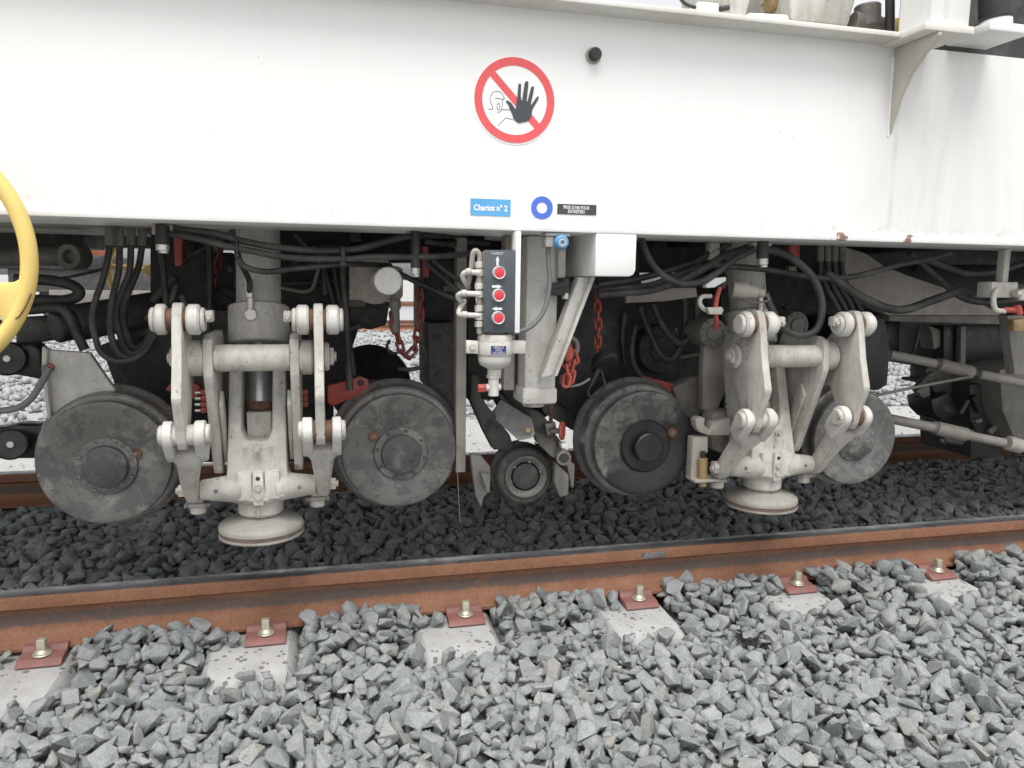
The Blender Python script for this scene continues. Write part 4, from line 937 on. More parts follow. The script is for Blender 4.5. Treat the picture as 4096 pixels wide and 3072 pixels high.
for pts, lab, yy, r_ in ((((1372, 1050), (1374, 1120), (1380, 1190), (1387, 1316), (1392, 1440), (1400, 1560)), 'black hose hanging straight down right of the left foot', 2.40, 14),
        (((1335, 1060), (1352, 1160), (1375, 1260), (1402, 1406), (1415, 1500)), 'thinner black hose slanting down right of the left foot', 2.46, 11),
        (((1300, 1080), (1322, 1160), (1348, 1270), (1360, 1380)), 'faint black hose between the left foot and its neighbour hoses', 2.5, 10),
        (((1590, 1090), (1670, 1130), (1760, 1170), (1850, 1205)), 'black hose slanting down behind the red chain at the centre', 2.3, 11),
        (((1730, 1040), (1790, 1090), (1850, 1130), (1880, 1160)), 'grey brown hose bundle strand left of the button panel, upper', 2.2, 9),
        (((1700, 1050), (1760, 1100), (1830, 1160), (1880, 1190)), 'grey brown hose bundle strand left of the button panel, lower', 2.24, 9),
        (((1700, 965), (1790, 975), (1860, 968), (1960, 972)), 'dark pipe lying level behind the top of the button panel', 2.35, 12),
        (((0, 1244), (120, 1240), (230, 1232), (275, 1262), (300, 1320), (340, 1400)), 'thick black hose bending down behind the yellow handwheel', 2.5, 19),
        (((0, 1195), (150, 1200), (270, 1200), (318, 1172), (280, 1138), (180, 1120), (60, 1118)), 'thick black hose doubled back in a bend behind the yellow handwheel', 2.55, 22),
        (((60, 1130), (180, 1120), (290, 1105), (420, 1075)), 'thin black cable rising behind the left loop hoses', 2.7, 6),
        (((640, 990), (655, 1080), (662, 1180), (668, 1290)), 'black hose behind the upper left pin of the left foot', 2.5, 12),
        (((725, 1180), (738, 1220), (735, 1300), (715, 1380)), 'short dark hose at the top of the left foot arm', 2.45, 12),
        (((836, 960), (842, 1100), (838, 1250), (826, 1400)), 'black hose hanging between left foot arm and cylinder', 2.55, 13),
        (((1180, 940), (1240, 1000), (1290, 1040), (1300, 1180)), 'dark hose above the right arm of the left foot', 2.5, 12),
        (((199, 1470), (174, 1517), (119, 1600), (54, 1636), (-40, 1646)), 'grey hose curving away from the cream bracket at the left edge', 2.33, 13)):
    hose(pts, yy, r_, lab, GHOSE if 'grey hose' in lab else HOSE)
# cable ties
for x_, y0_, y1_, lab in ((1372, 985, 1070, 'black cable tie clamping the level hoses left of the round drum'), (949, 950, 1035, 'black cable tie round the hoses at the left cylinder')):
    b = MB(); b.box(A(x_-9, y0_, 2.108), A(x_+9, y1_, 2.135), 0.003); b.box(A(x_-12, y1_-22, 2.104), A(x_+12, y1_-4, 2.130), 0.002); tag(b.build('cable_tie', BLACK), lab, 'cable tie')
# hose hanger brackets with bright ends
for x_, ya, yb_, w_, lab in ((650, 940, 1004, 27, 'hose hanger with bright end beside the left loop hoses'), (1662, 925, 1098, 20, 'hose hanger with bright end between drum and button panel'), (3050, 985, 1060, 24, 'hose hanger with bright end over the right foot cylinder')):
    ht = thing('hose_hanger', lab, 'hanger', A(x_, ya, 2.11))
    b = MB(); b.cyl(A(x_, yb_-25, 2.12), A(x_, ya-40, 2.12), w_*PX(x_, ya, 2.12), seg=20); b.build('clamp_body', BLACK, ht)
    b = MB(); b.cyl(A(x_, yb_, 2.12), A(x_, yb_-28, 2.12), w_*0.95*PX(x_, ya, 2.12), seg=20); b.cyl(A(x_+4, yb_+10, 2.12), A(x_+4, yb_-2, 2.12), w_*0.7*PX(x_, ya, 2.12), seg=20); b.build('bright_end', ZINC, ht)
    b = MB(); b.box(A(x_-w_*1.6, ya-2, 2.12), (A(x_+w_*1.6, ya, 2.12).x, 2.15, ZB-0.001), 0.003); b.build('hanger_plate', CREAM2, ht)
# ---- hoses, right half
for pts, lab, yy, r_ in ((((2555, 930), (2569, 961), (2594, 1030), (2645, 1095), (2717, 1132), (2789, 1131), (2862, 1095), (2934, 1040), (3017, 997)), 'black hose hanging in a deep loop right of the white bracket box', 2.13, 13.5),
        (((2390, 1180), (2500, 1171), (2608, 1160), (2717, 1124), (2825, 1069), (2898, 1022), (3006, 985)), 'black hose climbing right to the hanger, lowest strand of the right bundle', 2.2, 15),
        (((2390, 1140), (2500, 1124), (2608, 1102), (2717, 1069), (2789, 1044), (2860, 1000), (2920, 975)), 'black hose climbing right, uppermost strand of the right bundle', 2.26, 13),
        (((2390, 1165), (2500, 1152), (2600, 1140), (2700, 1105), (2800, 1065)), 'black hose in the middle of the right bundle', 2.24, 12),
        (((2080, 1085), (2150, 1100), (2210, 1118), (2290, 1130), (2390, 1150)), 'black hose passing behind the square post at its top', 2.27, 20),
        (((3060, 998), (3110, 1008), (3169, 1033), (3241, 1095), (3278, 1167), (3288, 1239), (3270, 1312), (3216, 1341), (3151, 1326), (3115, 1286), (3079, 1221), (3060, 1170)), 'black hose curling in a big round loop at the right foot', 2.14, 14.5),
        (((2850, 1058), (2934, 1066), (3079, 1080), (3223, 1105), (3330, 1112), (3420, 1105), (3483, 1090), (3585, 1062), (3706, 1038), (3800, 1012)), 'black hose running level to the right past the grey panel', 2.2, 12),
        (((3300, 1090), (3374, 1140), (3443, 1187), (3544, 1232), (3625, 1237), (3726, 1203), (3848, 1162), (3970, 1143), (4100, 1150)), 'thick black hose sagging over the grey panel at the right', 2.2, 17),
        (((3706, 1038), (3790, 1070), (3880, 1095), (3990, 1085), (4100, 1050)), 'black hose behind the hanger post at the far right, upper', 2.3, 13),
        (((3640, 1010), (3750, 1110), (3850, 1190), (3960, 1210), (4080, 1195)), 'black hose behind the hanger post at the far right, lower', 2.32, 13),
        (((2560, 1225), (2572, 1265), (2590, 1310), (2612, 1360), (2638, 1410), (2668, 1436), (2702, 1422), (2726, 1370), (2740, 1300), (2742, 1235), (2736, 1180)), 'black hose in a narrow U behind the oily wheel', 2.5, 14),
        (((2612, 1215), (2628, 1260), (2655, 1310), (2688, 1352), (2722, 1372), (2755, 1352), (2778, 1300), (2788, 1240), (2786, 1180)), 'black hose in a shallow U left of the bolted flange', 2.45, 13),
        (((2545, 1300), (2530, 1360), (2527, 1420), (2540, 1470), (2570, 1508), (2640, 1535)), 'black hose drooping just above the oily wheel', 2.55, 13),
        (((2500, 1250), (2490, 1350), (2500, 1450)), 'dark hose hanging right of the red chain above the oily wheel', 2.6, 10)):
    hose(pts, yy, r_, lab)
for k in range(4):
    x = 3281+k*29; lab = ['leftmost', 'second', 'third', 'rightmost'][k]+' of four black hoses hanging behind the right foot'
    hose([(x, 1030), (x+3, 1094), (x+30, 1160), (x+62, 1215), (x+95, 1290)], 2.42, 11, lab, group='four hoses behind the right foot')
    b = MB(); b.cyl(A(x, 1045, 2.42), A(x, 985, 2.42), 0.0125, seg=16); tag(b.build('hose_ferrule', DULL), ['leftmost', 'second', 'third', 'rightmost'][k]+' steel ferrule of the four hoses behind the right foot', 'fitting', 'hose ferrules at the right')

# ------------------------------------------------------------------ chains
LINK_L, LINK_R = 0.030, 0.0042
def link_mesh_():
    b = MB(); pts = []
    for k in range(16):
        a = 2*math.pi*k/16; s_ = 1 if math.sin(a) > 0 else -1
        pts.append(Vector((0.0085*math.cos(a), 0, 0.0085*math.sin(a)+s_*0.0095)))
    pts.append(pts[0]); pts.append(pts[1]); b.tube(pts, LINK_R, 8, 1, cap=False)
    me = bpy.data.meshes.new('link'); b.bm.to_mesh(me); b.bm.free(); me.shade_smooth(); return me
LM = link_mesh_(); LM.materials.append(REDC)
LMB = LM.copy(); LMB.materials.clear(); LMB.materials.append(worn_paint('dark_red_chain_paint', (0.20, 0.045, 0.035), (0.09, 0.04, 0.03), 0.6, 40, streak=0.1))
def chain(pts, Y, label, me, scale=1.0):
    P = [A(p[0], p[1], p[2] if len(p) > 2 else Y) for p in pts]
    t = thing('chain', label, 'chain', P[0]); step = 0.0265*scale
    # walk the polyline
    segs = []; k = 0; pos = P[0].copy(); i = 0; carry = 0.0; flip = 0
    for a, b_ in zip(P, P[1:]):
        L = (b_-a).length; d = (b_-a)/L; s = carry
        while s < L:
            segs.append((a+d*s, d)); s += step
        carry = s-L
    for n_, (p, d) in enumerate(segs):
        o = bpy.data.objects.new('link', me); COL.objects.link(o); o.parent = t
        q = d.to_track_quat('Z', 'Y').to_matrix() @ Matrix.Rotation(R(90)*(n_ % 2)+0.35, 3, 'Z')
        o.matrix_local = Matrix.Translation(p-P[0]) @ (q*scale).to_4x4()
    return t
chain([(1672, 1140), (1684, 1215), (1680, 1290), (1668, 1345), (1655, 1400), (1630, 1428), (1606, 1408), (1590, 1340), (1572, 1300), (1566, 1258)], 2.36, 'dark red rusty chain hanging in a U over the second wheel', LMB, 1.15)
chain([(2385, 1190), (2392, 1250), (2394, 1320), (2388, 1405)], 2.36, 'bright red chain hanging straight, above the round lamp', LM, 1.1)
chain([(2270, 1400), (2262, 1440), (2272, 1490), (2262, 1550)], 2.12, 'bright red chain bunched beside the square post, front strand', LM, 1.15)
chain([(2283, 1390), (2300, 1440), (2290, 1480), (2283, 1510)], 2.135, 'bright red chain bunched beside the square post, rear strand', LM, 1.15)
hk = thing('chain_hook', 'red hook block holding the bunched chain beside the square post', 'hook', A(2280, 1400, 2.13))
b = MB(); b.poly([(2262, 1372), (2284, 1372), (2296, 1430), (2268, 1450), (2254, 1420)], 2.10, 2.13, 0.004); b.build('hook_block', REDC, hk)
b = MB(); b.tube([A(2255, 1375, 2.14), A(2275, 1352, 2.14), A(2303, 1365, 2.14), A(2308, 1400, 2.14), A(2295, 1420, 2.14)], 0.008); b.build('hook_bow', DULL, hk)
chain([(880, 1010), (872, 1060), (855, 1110), (845, 1140)], 2.62, 'dull red chain left of the left cylinder', LMB, 1.2)
# red members
for pts, y0_, y1_, lab, m_ in (([(690, 915), (727, 915), (727, 1062), (700, 1066)], 2.5, 2.53, 'dull red flat bar left of the left cylinder', REDP),
        ([(1310, 1545), (1440, 1508), (1472, 1520), (1478, 1545), (1460, 1572), (1330, 1625), (1310, 1610)], 2.44, 2.47, 'red lever with a hole above the second wheel', REDP),
        ([(2570, 1505), (2720, 1540), (2735, 1560), (2690, 1590), (2650, 1568), (2560, 1530)], 2.50, 2.53, 'red plate edge above the oily third wheel', REDP),
        ([(660, 1560), (790, 1600), (800, 1545), (760, 1525), (690, 1525)], 2.46, 2.49, 'red lever end behind the left arm of the left foot', REDP),
        ([(3160, 965), (3200, 965), (3200, 1035), (3160, 1035)], 2.45, 2.48, 'dull red flat bar right of the right foot cylinder', REDP),
        ([(1690, 985), (1714, 985), (1716, 1110), (1694, 1110)], 2.42, 2.45, 'dull red strip behind the middle hose hanger', REDP)):
    b = MB(); b.poly(pts, y0_, y1_, 0.003); o = tag(b.build('red_bar', m_), lab, 'bar')
    if 'hole' in lab:
        p = A(1443, 1532, 2.44); b = MB(); b.cyl(p+Vector((0, .002, 0)), p+Vector((0, -.0015, 0)), 0.011, seg=16); b.build('hole', BLACK, o)
# orange hose block stacks beside the arms (small red manifolds)
for x_, y0_, n_, lab, yy in ((812, 1560, 4, 'small red distributor block inside the left arm of the left foot', 2.36), (1218, 1560, 3, 'small red distributor block inside the right arm of the left foot', 2.36), (2928, 1545, 4, 'small red distributor block beside the right foot arm', 2.33)):
    t = thing('distributor_block', lab, 'valve block', A(x_, y0_+100, yy))
    for k in range(n_):
        b = MB(); b.box(A(x_-9, y0_+k*24, yy), (A(x_+12, y0_, yy).x, yy+0.02, A(x_, y0_+k*24+21, yy).z), 0.002); e = b.build('distributor_segment', REDP, t)
        b = MB(); p = A(x_-9, y0_+k*24+10, yy+0.008); b.cyl(p, p+Vector((-0.016, 0, 0)), 0.005, seg=10); b.build('outlet', ZINC, e)

# ------------------------------------------------------------------ guide roller between wheels two and three
YG = 2.33
gc_ = A(2084, 1888, YG+0.05); px_ = PX(2084, 1888, YG)
gr = thing('guide_roller', 'small dark flanged roller hanging between the two middle wheels', 'roller', gc_)
b = MB(); b.lathe([(0.060, -0.058), (0.086, -0.058), (0.094, -0.050), (0.095, -0.02), (0.099, -0.012), (0.107, -0.006), (0.109, 0.004), (0.106, 0.012), (0.09, 0.014), (0, 0.014)], gc_, (0, 1, 0), 72); b.build('roller_tyre', DARK2, gr)
b = MB(); b.lathe([(0.043, -0.050), (0.050, -0.0615), (0.066, -0.069), (0.069, -0.068), (0.0705, -0.058)], gc_, (0, 1, 0), 64); b.build('rim_ring', W_MOT, gr)
b = MB(); b.lathe([(0, -0.0625), (0.039, -0.0625), (0.043, -0.060), (0.045, -0.05)], gc_, (0, 1, 0), 48); hb = b.build('hub_cap', DARK2, gr)
for q in range(6):
    a = q*math.pi/3+.3; p = gc_+Vector((math.cos(a)*0.051, -0.0605, math.sin(a)*0.050)); b = MB(); b.cyl(p+Vector((0, .004, 0)), p+Vector((0, -.003, 0)), 0.0045, seg=10); b.build('hub_bolt', STEEL, hb)
b = MB(); b.poly([(1883, 1819), (1925, 1822), (1962, 1868), (1962, 1890), (1960, 1960), (1935, 1990), (1925, 2030), (1905, 1990), (1892, 1900)], 2.28, 2.31, 0.003); b.build('guard_plate', DULL, gr)
b = MB(); b.poly([(1925, 1895), (1962, 1900), (1960, 1972), (1948, 1972)], 2.24, 2.2795, 0.003); b.build('guard_lip', DULL, gr)
b = MB(); b.poly([(2222, 1850), (2270, 1895), (2276, 1905), (2274, 1980), (2240, 1990), (2218, 1930)], 2.28, 2.31, 0.003); b.build('guard_plate', DULL, gr)
b = MB(); b.poly([(2262, 1830), (2300, 1858), (2296, 1950), (2286, 1952)], 2.32, 2.36, 0.003); b.build('guard_lip', DULL, gr)
b = MB(); b.prism([A(1885, 1500, 2.40), A(1915, 1500, 2.40), A(1925, 1590, 2.38), A(2040, 1740, 2.36), A(2060, 1800, 2.36), A(1975, 1800, 2.36), A(1938, 1730, 2.37), A(1880, 1600, 2.40)], (0, 0.05, 0), 0.004); b.build('swing_arm', DARK2, gr)
# angle iron and second arm
b = MB(); b.prism([A(2006, 1606, 2.40), A(2128, 1680, 2.20), A(2140, 1738, 2.20), A(2128, 1752, 2.20), A(2075, 1764, 2.20), A(1965, 1665, 2.40)], (0, 0.012, 0.006), 0.002); b.build('angle_iron', plain('galvanised_angle', (0.36, 0.36, 0.35), 0.5, 0.2), gr)
b = MB(); b.prism([A(2075, 1765, 2.195), A(2128, 1753, 2.195), A(2142, 1780, 2.195), A(2110, 1768, 2.195)], (0, 0.03, 0), 0.002); b.build('angle_toe', FLANGE, gr)
p = A(2107, 1722, 2.215); b = MB(); b.hexa(p, p+Vector((0, -0.016, 0.004)), 0.009); b.build('angle_bolt', BRASS, gr)
b = MB(); b.prism([A(2115, 1640, 2.42), A(2160, 1650, 2.40), A(2190, 1680, 2.36), A(2235, 1800, 2.27), A(2215, 1835, 2.25), A(2150, 1770, 2.27), A(2130, 1700, 2.34)], (0, 0.045, 0), 0.004); b.build('second_arm', DULL, gr)
pa, pb = A(2256, 1833, 2.22), A(2205, 1760, 2.44)
d_ = (pb-pa).normalized()
b = MB(); b.lathe([(0.0155, 0.004), (0.016, 0), (0.0235, 0), (0.024, 0.004), (0.024, (pb-pa).length)], pa, d_, 28); b.build('tube_end', STEEL, gr)
b = MB(); b.lathe([(0, 0.012), (0.0155, 0.010), (0.0158, 0.002)], pa, d_, 24); b.build('tube_bore', DARK, gr)
p = A(2247, 1723, 2.26)
b = MB(); b.lathe([(0.010, -0.004), (0.028, -0.004), (0.031, 0.0), (0.029, 0.006), (0.01, 0.006)], p, (0.85, -0.5, 0.05), 32); rk = b.build('red_knob', REDC, gr)
b = MB(); b.cyl(p, p+Vector((0.85, -0.5, 0.05)).normalized()*0.0+Vector((-0.03, 0.018, -0.004)), 0.009, seg=14); b.build('knob_shaft', STEEL, rk)
b = MB(); b.poly([(2180, 1695), (2222, 1688), (2230, 1735), (2190, 1745)], 2.285, 2.32, 0.003); b.build('latch_block', STEEL, gr)
b = MB(); b.tube([A(2206, 1622, 2.22), A(2200, 1645, 2.24), A(2205, 1668, 2.27), A(2200, 1690, 2.28)], 0.0065); b.build('latch_shackle', RUSTED, gr)
b = MB(); b.poly([(2245, 1775), (2272, 1772), (2274, 1800), (2250, 1808)], 2.25, 2.28, 0.003); b.build('white_tag', FLANGE, gr)

# ------------------------------------------------------------------ round lamp with cable, hanging cables
lt_ = thing('work_lamp', 'round black ribbed work lamp above the oily third wheel', 'lamp', A(2400, 1440, 2.32))
p = A(2408, 1440, 2.32); ax = Vector((0.30, -0.62, -0.75)).normalized()
b = MB(); b.lathe([(0, -0.024), (0.020, -0.022), (0.040, -0.008), (0.048, 0.006), (0.050, 0.016), (0.046, 0.020), (0, 0.020)], p, ax, 36); b.build('lamp_body', BLACK, lt_)
for q in range(9):
    u = ax.orthogonal().normalized(); v = ax.cross(u); o_ = -0.04+q*0.010; hl = math.sqrt(max(0, 0.05**2-o_*o_))
    b = MB(); b.prism([p+v*o_+u*hl+ax*0.0195, p+v*(o_+0.003)+u*hl+ax*0.0195, p+v*(o_+0.003)-u*hl+ax*0.0195, p+v*o_-u*hl+ax*0.0195], ax*0.005); b.build('cooling_rib', BLACK, lt_)
b = MB(); b.cyl(A(2393, 1476, 2.30), A(2362, 1545, 2.29), 0.0095, 0.007, seg=14); b.build('cable_sleeve', BLACK, lt_)
b = MB(); b.tube([A(2362, 1542, 2.29), A(2352, 1570, 2.29), A(2365, 1588, 2.29), A(2395, 1580, 2.3), A(2418, 1545, 2.31), A(2410, 1500, 2.32), A(2398, 1470, 2.32)], 0.0045, 10); b.build('cable', BLACK, lt_)
hose([(2245, 1500), (2243, 1530), (2275, 1545), (2320, 1538), (2360, 1515)], 2.16, 5, 'thin grey wire loop beside the bunched red chain', GHOSE, name='wire', cat='wire')
hose([(1560, 1360), (1548, 1385), (1560, 1410), (1590, 1412)], 2.42, 6, 'small black cable loop left of the rusty U chain', name='cable', cat='cable')
hose([(1672, 1365), (1695, 1395), (1705, 1430), (1690, 1445)], 2.42, 5, 'small black cable loop right of the rusty U chain', name='cable', cat='cable')
hose([(1595, 1475), (1640, 1478), (1690, 1468)], 2.5, 9, 'black horizontal cable under the rusty U chain', name='cable', cat='cable')
hose([(1829, 1850), (1830, 1900), (1834, 1970), (1840, 2090)], 2.22, 1.6, 'single thin wire hanging down to the stones between the middle wheels', GHOSE, name='wire', cat='wire')
# cream motor drum
dm = thing('drive_drum', 'cream round drum on a square mounting plate, right of the left foot', 'drum', A(1510, 1204, 2.38))
b = MB(); b.poly([(1396, 1060), (1440, 1056), (1590, 1064), (1612, 1075), (1612, 1185), (1596, 1204), (1398, 1200)], 2.38, 2.40, 0.004); b.build('mounting_plate', CREAM2, dm)
p0_, p1_ = A(1553, 1124, 2.14), A(1480, 1116, 2.5)
b = MB(); b.cyl((p0_.x, 2.14, p0_.z), (p0_.x, 2.379, p0_.z), 56*PX(1553, 1124, 2.14), seg=48, ch=0.002); b.build('drum_body', CREAM3, dm)
b = MB(); b.lathe([(0.052, -0.0), (0.066, -0.004), (0.072, 0.0), (0.066, 0.004)], (p0_.x-0.02, 2.375, p0_.z), (0, 1, 0), 40); b.build('plate_ring', CREAM2, dm)
for x_, y_ in ((1406, 1080), (1406, 1160), (1404, 1190)):
    p = A(x_, y_, 2.38); b = MB(); b.hexa(p, p+Vector((0, -0.006, 0)), 0.006); b.build('plate_bolt', CREAM2, dm)
b = MB(); b.cyl(A(1580, 1235, 2.36), A(1580, 1200, 2.36), 0.018, seg=16); b.cyl(A(1582, 1330, 2.36), A(1580, 1232, 2.36), 0.014, seg=16); b.build('bottom_fitting', DULL, dm)
# upright behind the separator
b = MB(); b.box((A(1826, 1400, 2.34).x, 2.34, A(1840, 1890, 2.34).z), (A(1866, 1400, 2.34).x, 2.39, ZB-0.002), 0.003); tag(b.build('upright_bar', CREAM2), 'tall dirty upright bar between second wheel and separator', 'bar')

# ------------------------------------------------------------------ left edge: cream bracket, handwheel, dark joints
lb_ = thing('axle_bracket', 'cream steel bracket plate above the leftmost wheel', 'bracket', A(290, 1683, 2.42))
b = MB(); b.poly([(168, 1385), (192, 1400), (358, 1412), (401, 1477), (460, 1560), (470, 1700), (200, 1690), (186, 1600), (165, 1481)], 2.42, 2.445, 0.003); b.build('bracket_plate', CREAM3, lb_)
b = MB(); b.poly([(168, 1385), (188, 1398), (186, 1500), (205, 1680), (190, 1684), (165, 1481)], 2.395, 2.4195, 0.002); b.build('bracket_edge', CREAM, lb_)
p = A(200, 1470, 2.41); b = MB(); b.cyl(p, p+Vector((0, -0.035, 0)), 0.013, seg=16); b.build('hose_stub', DULL, lb_)
p = A(200, 1470, 2.372); b = MB(); b.cyl(p, p+Vector((0, -0.004, 0)), 0.010, seg=16); b.build('red_cap', REDP, lb_)
YH = 1.86
hw = thing('handwheel', 'large yellow spoked handwheel cut off by the left edge', 'handwheel', A(-310, 1050, YH))
q1, q2, q3 = A(0, 735, YH), A(118, 1050, YH), A(0, 1362, YH)
def circ(a, b_, c_):
    ax_, az, bx, bz, cx_, cz = a.x, a.z, b_.x, b_.z, c_.x, c_.z
    d = 2*(ax_*(bz-cz)+bx*(cz-az)+cx_*(az-bz))
    ux = ((ax_**2+az**2)*(bz-cz)+(bx**2+bz**2)*(cz-az)+(cx_**2+cz**2)*(az-bz))/d
    uz = ((ax_**2+az**2)*(cx_-bx)+(bx**2+bz**2)*(ax_-cx_)+(cx_**2+cz**2)*(bx-ax_))/d
    return Vector((ux, a.y, uz))
hc = circ(q1, q2, q3); Rm = (q2-hc).length; rm = (A(154, 1050, YH).x-A(82, 1050, YH).x)/2
hw.location = hc
b = MB(); b.ring(hc, Rm, rm, (0, 1, 0.0), 96, 20); b.build('rim', YELL, hw)
for q, a in enumerate((-22, 98, 218)):
    d = Vector((math.cos(R(a)), 0, math.sin(R(a)))); n = Vector((-d.z, 0, d.x))
    b = MB(); P = []
    for s_, w_ in ((0.10, 0.018), (0.5, 0.020), (0.78, 0.026), (0.90, 0.040), (0.985, 0.075)): P.append((hc+d*Rm*s_, w_))
    L_ = [p+n*w_ for p, w_ in P]; R_ = [p-n*w_ for p, w_ in P][::-1]
    b.prism([v-Vector((0, 0.012, 0)) for v in L_+R_], (0, 0.024, 0), 0.006); b.build('spoke', YELL, hw)
b = MB(); b.cyl(hc+Vector((0, -0.03, 0)), hc+Vector((0, 0.03, 0)), 0.045, seg=32); b.build('hub', YELL, hw)
b = MB(); b.cyl(hc+Vector((0, 0.03, 0)), Vector((hc.x, YB+0.3, hc.z)), 0.018, seg=20); b.build('shaft', STEEL, hw)
b = MB(); b.box((hc.x-0.05, YB-0.05, hc.z-0.05), (hc.x+0.05, YB+0.02, ZB+0.06), 0.005); b.build('bearing_bracket', FLANGE, hw)
# scratch marks with bare metal beads
for pts in ([(125, 1175), (108, 1215), (80, 1262), (62, 1275)],):
    b = MB(); b.tube([A(x, y, YH-rm*0.93) for x, y in pts], 0.0018, 8, 4); b.build('weld_scar', RUSTED, hw)

dj = thing('axle_link', 'black greasy link joints at the left edge beside the leftmost wheel', 'link', A(80, 1800, 2.5))
b = MB(); b.cyl(A(29, 1434, 2.46), A(29, 1434, 2.56), 0.05, seg=32); b.poly([(-80, 1380), (130, 1372), (165, 1400), (170, 1520), (60, 1500), (-80, 1490)], 2.5, 2.58, 0.01); b.build('upper_joint', OIL, dj)
b = MB(); b.cyl(A(43, 1777, 2.40), A(43, 1777, 2.5), 0.045, seg=32); b.poly([(-80, 1720), (20, 1712), (60, 1698), (150, 1702), (185, 1680), (200, 1850), (150, 1836), (-80, 1838)], 2.46, 2.54, 0.012); b.build('lower_joint', OIL, dj)
for x_, y_, yy in ((29, 1434, 2.46), (43, 1777, 2.40)):
    p = A(x_, y_, yy); b = MB(); b.cyl(p, p+Vector((0, -0.006, 0)), 0.010, seg=16); b.build('bolt_end', ZINC, dj)
lp = thing('torsion_tube', 'thick dusty horizontal tube with ring end at the upper left', 'tube', A(130, 1060, 2.7))
b = MB(); b.cyl(A(-600, 1030, 2.75), A(250, 1027, 2.75), 0.030, seg=28); b.build('tube_body', DULL, lp)
p = A(275, 1026, 2.70); b = MB(); b.lathe([(0.018, 0.02), (0.022, 0), (0.038, -0.003), (0.042, 0.004), (0.042, 0.06)], p, (0.3, 1, 0), 32); b.build('ring_end', DULL, lp)
bd = thing('brake_cylinder', 'dusty dark brake cylinder lying aslant behind the left loop hoses', 'cylinder', A(330, 1360, 2.6))
b = MB(); b.cyl(A(285, 1295, 2.55), A(620, 1235, 2.75), 0.056, seg=36); b.build('cylinder_body', DARK2, bd)
b = MB(); b.cyl(A(215, 1312, 2.52), A(300, 1294, 2.56), 0.047, seg=36); b.build('rubber_boot', BLACK, bd)
b = MB(); b.poly([(60, 1270), (215, 1262), (225, 1360), (60, 1385)], 2.6, 2.66, 0.01); b.build('push_rod_housing', DARK2, bd)
# far yellow handwheel on the other side
fy = A(600, 1080, 4.35)
fw = thing('far_handwheel', 'distant yellow handwheel seen through the gap left of the left cylinder', 'handwheel', fy)
b = MB(); b.ring(fy, 0.20, 0.018, (0, 1, 0), 48, 10); b.build('rim', YELL, fw)
for a in (55, 175, 295):
    d = Vector((math.cos(R(a)), 0, math.sin(R(a)))); b = MB(); b.cyl(fy, fy+d*0.2, 0.014, seg=10); b.build('spoke', YELL, fw)
b = MB(); b.cyl(fy+Vector((0, -.02, 0)), fy+Vector((0, .05, 0)), 0.03, seg=16); b.build('hub', YELL, fw)
# ------------------------------------------------------------------ dark running gear behind the wheels
bf = thing('bogie_frame', 'dark greasy bogie frame and drive gear behind the wheels', 'bogie', (0.6, 3.1, 0.25))
def dk(pts, y0_, y1_, name, mat=DARK, bev=0.006):
    b = MB(); b.poly(pts, y0_, y1_, bev); return b.build(name, mat, bf)
def rect(x0_, y0_, x1_, y1_): return [(x0_, y0_), (x1_, y0_), (x1_, y1_), (x0_, y1_)]
dk(rect(-300, 905, 330, 990), 3.0, 3.3, 'frame_member', DARK2)
dk([(600, 900), (760, 900), (790, 1010), (930, 1010), (930, 1500), (800, 1540), (640, 1600), (520, 1560), (470, 1480), (560, 1420), (600, 1240)], 2.75, 3.3, 'gearbox')
dk(rect(760, 1240, 1000, 1600), 2.62, 2.74, 'gear_cover', DARK2)
dk([(1120, 900), (1400, 900), (1400, 1240), (1440, 1250), (1430, 1330), (1340, 1600), (1200, 1640), (1080, 1600), (1080, 1200)], 2.72, 3.2, 'motor_block')
dk(rect(1390, 930, 1940, 1050), 2.9, 3.1, 'cross_member', DARK)
dk([(1400, 1205), (1560, 1205), (1545, 1300), (1480, 1320), (1400, 1300)], 2.6, 2.8, 'sump')
dk([(1700, 1040), (1905, 1040), (1905, 1280), (1810, 1285), (1815, 1390), (1700, 1330)], 2.65, 3.0, 'valve_chest')
dk([(1710, 1290), (1830, 1290), (1836, 1500), (1825, 1890), (1790, 1880), (1760, 1600), (1715, 1560)], 2.50, 2.75, 'side_plate', DARK2)
dk(rect(1870, 1270, 2000, 1600), 2.62, 2.9, 'rear_housing', DARK)
dk([(2000, 1270), (2110, 1270), (2110, 1660), (2070, 1640), (2010, 1570)], 2.55, 2.85, 'rear_housing', DARK)
dk([(2225, 930), (2560, 930), (2560, 1100), (2600, 1240), (2500, 1290), (2480, 1700), (2420, 1800), (2320, 1740), (2290, 1650), (2225, 1600)], 2.62, 3.1, 'drive_housing')
dk([(2470, 1180), (2860, 1180), (2880, 1500), (2870, 1720), (2700, 1850), (2480, 1800)], 2.72, 3.3, 'drive_housing', DARK)
dk(rect(2540, 940, 3360, 1090), 2.9, 3.1, 'cross_member', DARK)
dk([(2880, 1090), (3380, 1090), (3400, 1330), (3330, 1400), (3280, 1860), (2900, 1880)], 2.75, 3.3, 'gearbox', DARK)
dk([(3370, 1280), (3540, 1270), (3560, 1400), (3555, 1480), (3550, 1540), (3515, 1562), (3480, 1560), (3420, 1500)], 2.40, 2.8, 'buffer_block', OIL)
dk(rect(3300, 980, 4400, 1060), 3.0, 3.2, 'cross_member', DARK)
dk(rect(1396, 1055, 1440, 1230), 2.62, 2.9, 'bracket', DARK2)
dk([(400, 1380), (640, 1300), (700, 1450), (690, 1640), (480, 1600)], 2.85, 3.1, 'inner_housing', DARK)
dk(rect(720, 1440, 1335, 1850), 2.78, 3.0, 'inner_housing', DARK)
